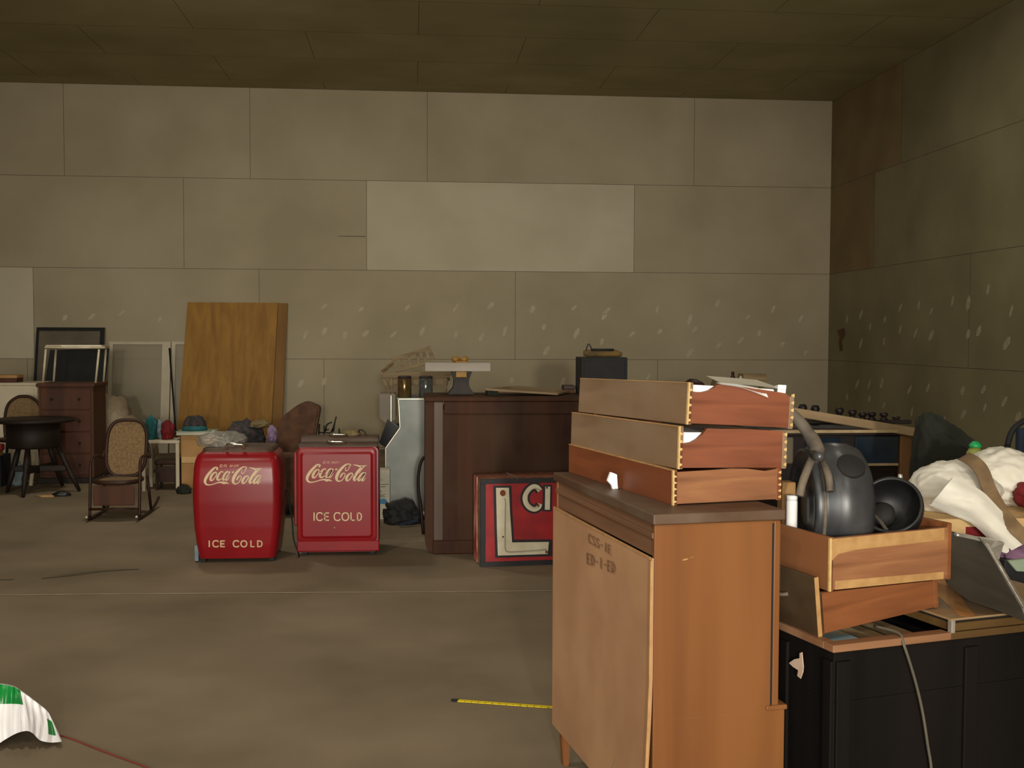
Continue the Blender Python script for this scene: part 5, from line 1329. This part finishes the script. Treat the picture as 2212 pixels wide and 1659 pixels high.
# ================================================================ FLOOR THINGS IN THE FOREGROUND
a, b = PZ(975, 1513, .002), PZ(1187, 1528, .002); e = a+(b-a)*1.6
d = (e-a).normalized(); n = Vector((-d.y, d.x, 0))
t = thing('measuring_tape', 'yellow measuring tape blade lying on the concrete floor', 'measuring tape', (a.x, a.y, 0), 0)
g = G(); w = .013
q = [a+d*.03, e]
g.prism([q[0]-n*w, q[1]-n*w, q[1]+n*w, q[0]+n*w], (0, 0, .003)); g.done('blade', M['tape'], t)
g = G(); g.prism([a-n*.01, a+d*.03-n*w, a+d*.03+n*w, a+n*.01], (0, 0, .004)); g.done('end_hook', M['blackm'], t)
g = G()
L_ = (e-a).length; k = .06
while k < L_:
    c = a+d*k; g.prism([c-n*w, c+d*.003-n*w, c+d*.003-n*w*.2, c-n*w*.2], (0, 0, .0036)); k += .0305
g.done('scale_mark', M['ochre'], t)
pts = [PZ(*p, .003) for p in ((128, 1588), (160, 1598), (205, 1616), (250, 1633), (300, 1651), (340, 1668), (420, 1700))]
tag(G().tube(crom(pts, 4), .0035, 6).done('red_string', M['string'], origin=pts[0]), 'thin red string on the floor right of the white bag', 'string')

# white plastic bag with green print
cols = [  # (top px, mid px, hem px) left to right
 ((-190, 1500), (-190, 1560), (-190, 1660)), ((-120, 1478), (-120, 1540), (-110, 1640)), ((-60, 1473), (-60, 1535), (-55, 1622)), ((-20, 1476), (-18, 1530), (-15, 1613)), ((8, 1479), (10, 1530), (12, 1597)), ((30, 1484), (34, 1530), (36, 1584)),
 ((44, 1492), (52, 1530), (58, 1579)), ((60, 1503), (70, 1540), (72, 1585)), ((80, 1518), (92, 1556), (86, 1599)), ((98, 1532), (112, 1568), (110, 1604)), ((106, 1541), (124, 1576), (134, 1602))]
NR = 14
rows = [[None]*0 for _ in range(NR)]
cc_ = [crom([tuple(c[k])+() for c in cols], 4) for k in range(3)]
m_ = len(cc_[0])
for i in range(NR):
    f = i/(NR-1)
    for j in range(m_):
        A, B, C3 = Vector(cc_[0][j]), Vector(cc_[1][j]), Vector(cc_[2][j])
        q = A*(1-f)*(1-f)+B*2*f*(1-f)+C3*f*f
        fold = noise.noise(Vector((j*.55, f*1.2, 2.0)))*.03*(0.3+f) + .012*sin(j*1.9+f*2)
        y = 4.52-.2*f**1.4+fold
        p = PY(q.x, q.y, y)
        if p.z < .004: p.z = .004
        rows[i].append(p)
# the sheet meets the floor along its hem
def bagm(i, j):
    x = j/(m_-1)*(len(cols)-1)
    if i < 5 and x < 6.0: return 1
    if 4 <= i <= 9 and 8.7 <= x <= 9.3: return 1
    return 0
g = G(); g.grid(rows, mats=bagm)
backr = [rows[0]]
for i in range(1, 7):
    f = i/6; backr.append([Vector((p.x-.1*f*j/(m_-1), p.y+.16*f, max(.004, p.z*(1-f*f)))) for j, p in enumerate(rows[0])])
g.grid(backr)
side = [rows[i][-1] for i in range(NR)]
tag(g.done('plastic_bag', [M['bagwhite'], M['baggreen']], origin=(rows[-1][-1].x, rows[-1][-1].y, 0)), 'white plastic bag with green print on the floor, lower left', 'bag')

# ================================================================ LIGHT
W = bpy.data.worlds.new('World'); SC.world = W; W.use_nodes = True
bg = W.node_tree.nodes['Background']; bg.inputs[0].default_value = (1, .93, .8, 1); bg.inputs[1].default_value = 0.5

def area(name, loc_, rot, sx_, sy_, power, col):
    l = bpy.data.lights.new(name, 'AREA'); l.shape = 'RECTANGLE'; l.size = sx_; l.size_y = sy_; l.energy = power; l.color = col
    o = bpy.data.objects.new(name, l); COL.objects.link(o); o.location = loc_; o.rotation_euler = rot; return o
area('doorway_daylight', ((DX0+DX1)/2, REAR_Y+.05, DZ/2+.1), (radians(90), 0, 0), DX1-DX0-.1, DZ-.3, 720, (1, .94, .83))
# added spotlight, unseen, so the back wall dims towards its corners
l = bpy.data.lights.new('added_falloff_spot', 'SPOT'); l.energy = 2150; l.spot_size = radians(37); l.spot_blend = 1.0; l.shadow_soft_size = .18; l.color = (1, .94, .82)
o = bpy.data.objects.new('added_falloff_spot', l); COL.objects.link(o); o.location = (.3, -6.6, 2.05)
o.rotation_euler = (Vector((.3, BACK_Y, 2.0))-o.location).to_track_quat('-Z', 'Y').to_euler()
# unseen ceiling lamps: first two inferred from ceiling glows, others added as floor fill
for i, (lx, ly, pw) in enumerate(((-2.3, 9.9, 48), (3.6, 9.9, 26), (-2.0, 4.2, 64), (1.6, 4.2, 14), (-2.0, -1.5, 90), (1.6, -1.5, 70))):
    t = thing('unseen_ceiling_lamp', 'shallow metal ceiling lamp, unseen above the frame', 'ceiling lamp', (lx, ly, CEIL_Z), 0, 'ceiling lamps')
    G().lathe([(0, 0), (.06, 0), (.06, -.02), (.2, -.06), (.22, -.1), (.2, -.1), (.18, -.07), (0, -.06)], Matrix.Translation((lx, ly, CEIL_Z)), 24).done('lamp_shade', M['whitemetal'], t)
    if i < 2:
        pl_ = bpy.data.lights.new('ceiling_lamp_bulb', 'POINT'); pl_.energy = 20 if i == 0 else 5; pl_.color = (1, .9, .72); pl_.shadow_soft_size = .05
        po = bpy.data.objects.new('ceiling_lamp_bulb', pl_); COL.objects.link(po); po.location = (lx, ly, CEIL_Z-.4)
    area('ceiling_fill', (lx, ly, CEIL_Z-.11), (0, 0, 0), .35, .35, pw, (1, .93, .8))  # downward light added to brighten the floor

l = bpy.data.lights.new('camera_flash', 'SPOT'); l.energy = 70; l.spot_size = radians(74); l.spot_blend = .75; l.shadow_soft_size = .012; l.color = (1, .98, .94)
fo = bpy.data.objects.new('camera_flash', l); COL.objects.link(fo)
fo.location = CAM + _R*.06 - _D*.03 - _f*.02
fo.rotation_euler = Matrix((_R, -_D, -_f)).transposed().to_euler()

# ================================================================ CAMERA
cd = bpy.data.cameras.new('camera'); co = bpy.data.objects.new('camera', cd); COL.objects.link(co)
cd.sensor_fit = 'HORIZONTAL'; cd.sensor_width = 36.0; cd.lens = FPX/2212*36.0; cd.clip_start = .05; cd.clip_end = 100
co.location = CAM; co.rotation_euler = Matrix((_R, -_D, -_f)).transposed().to_euler()
SC.camera = co
SC.view_settings.view_transform = 'Standard'; SC.view_settings.look = 'None'; SC.view_settings.gamma = 1.0
SC.view_settings.use_curve_mapping = False; SC.view_settings.exposure = 0.0
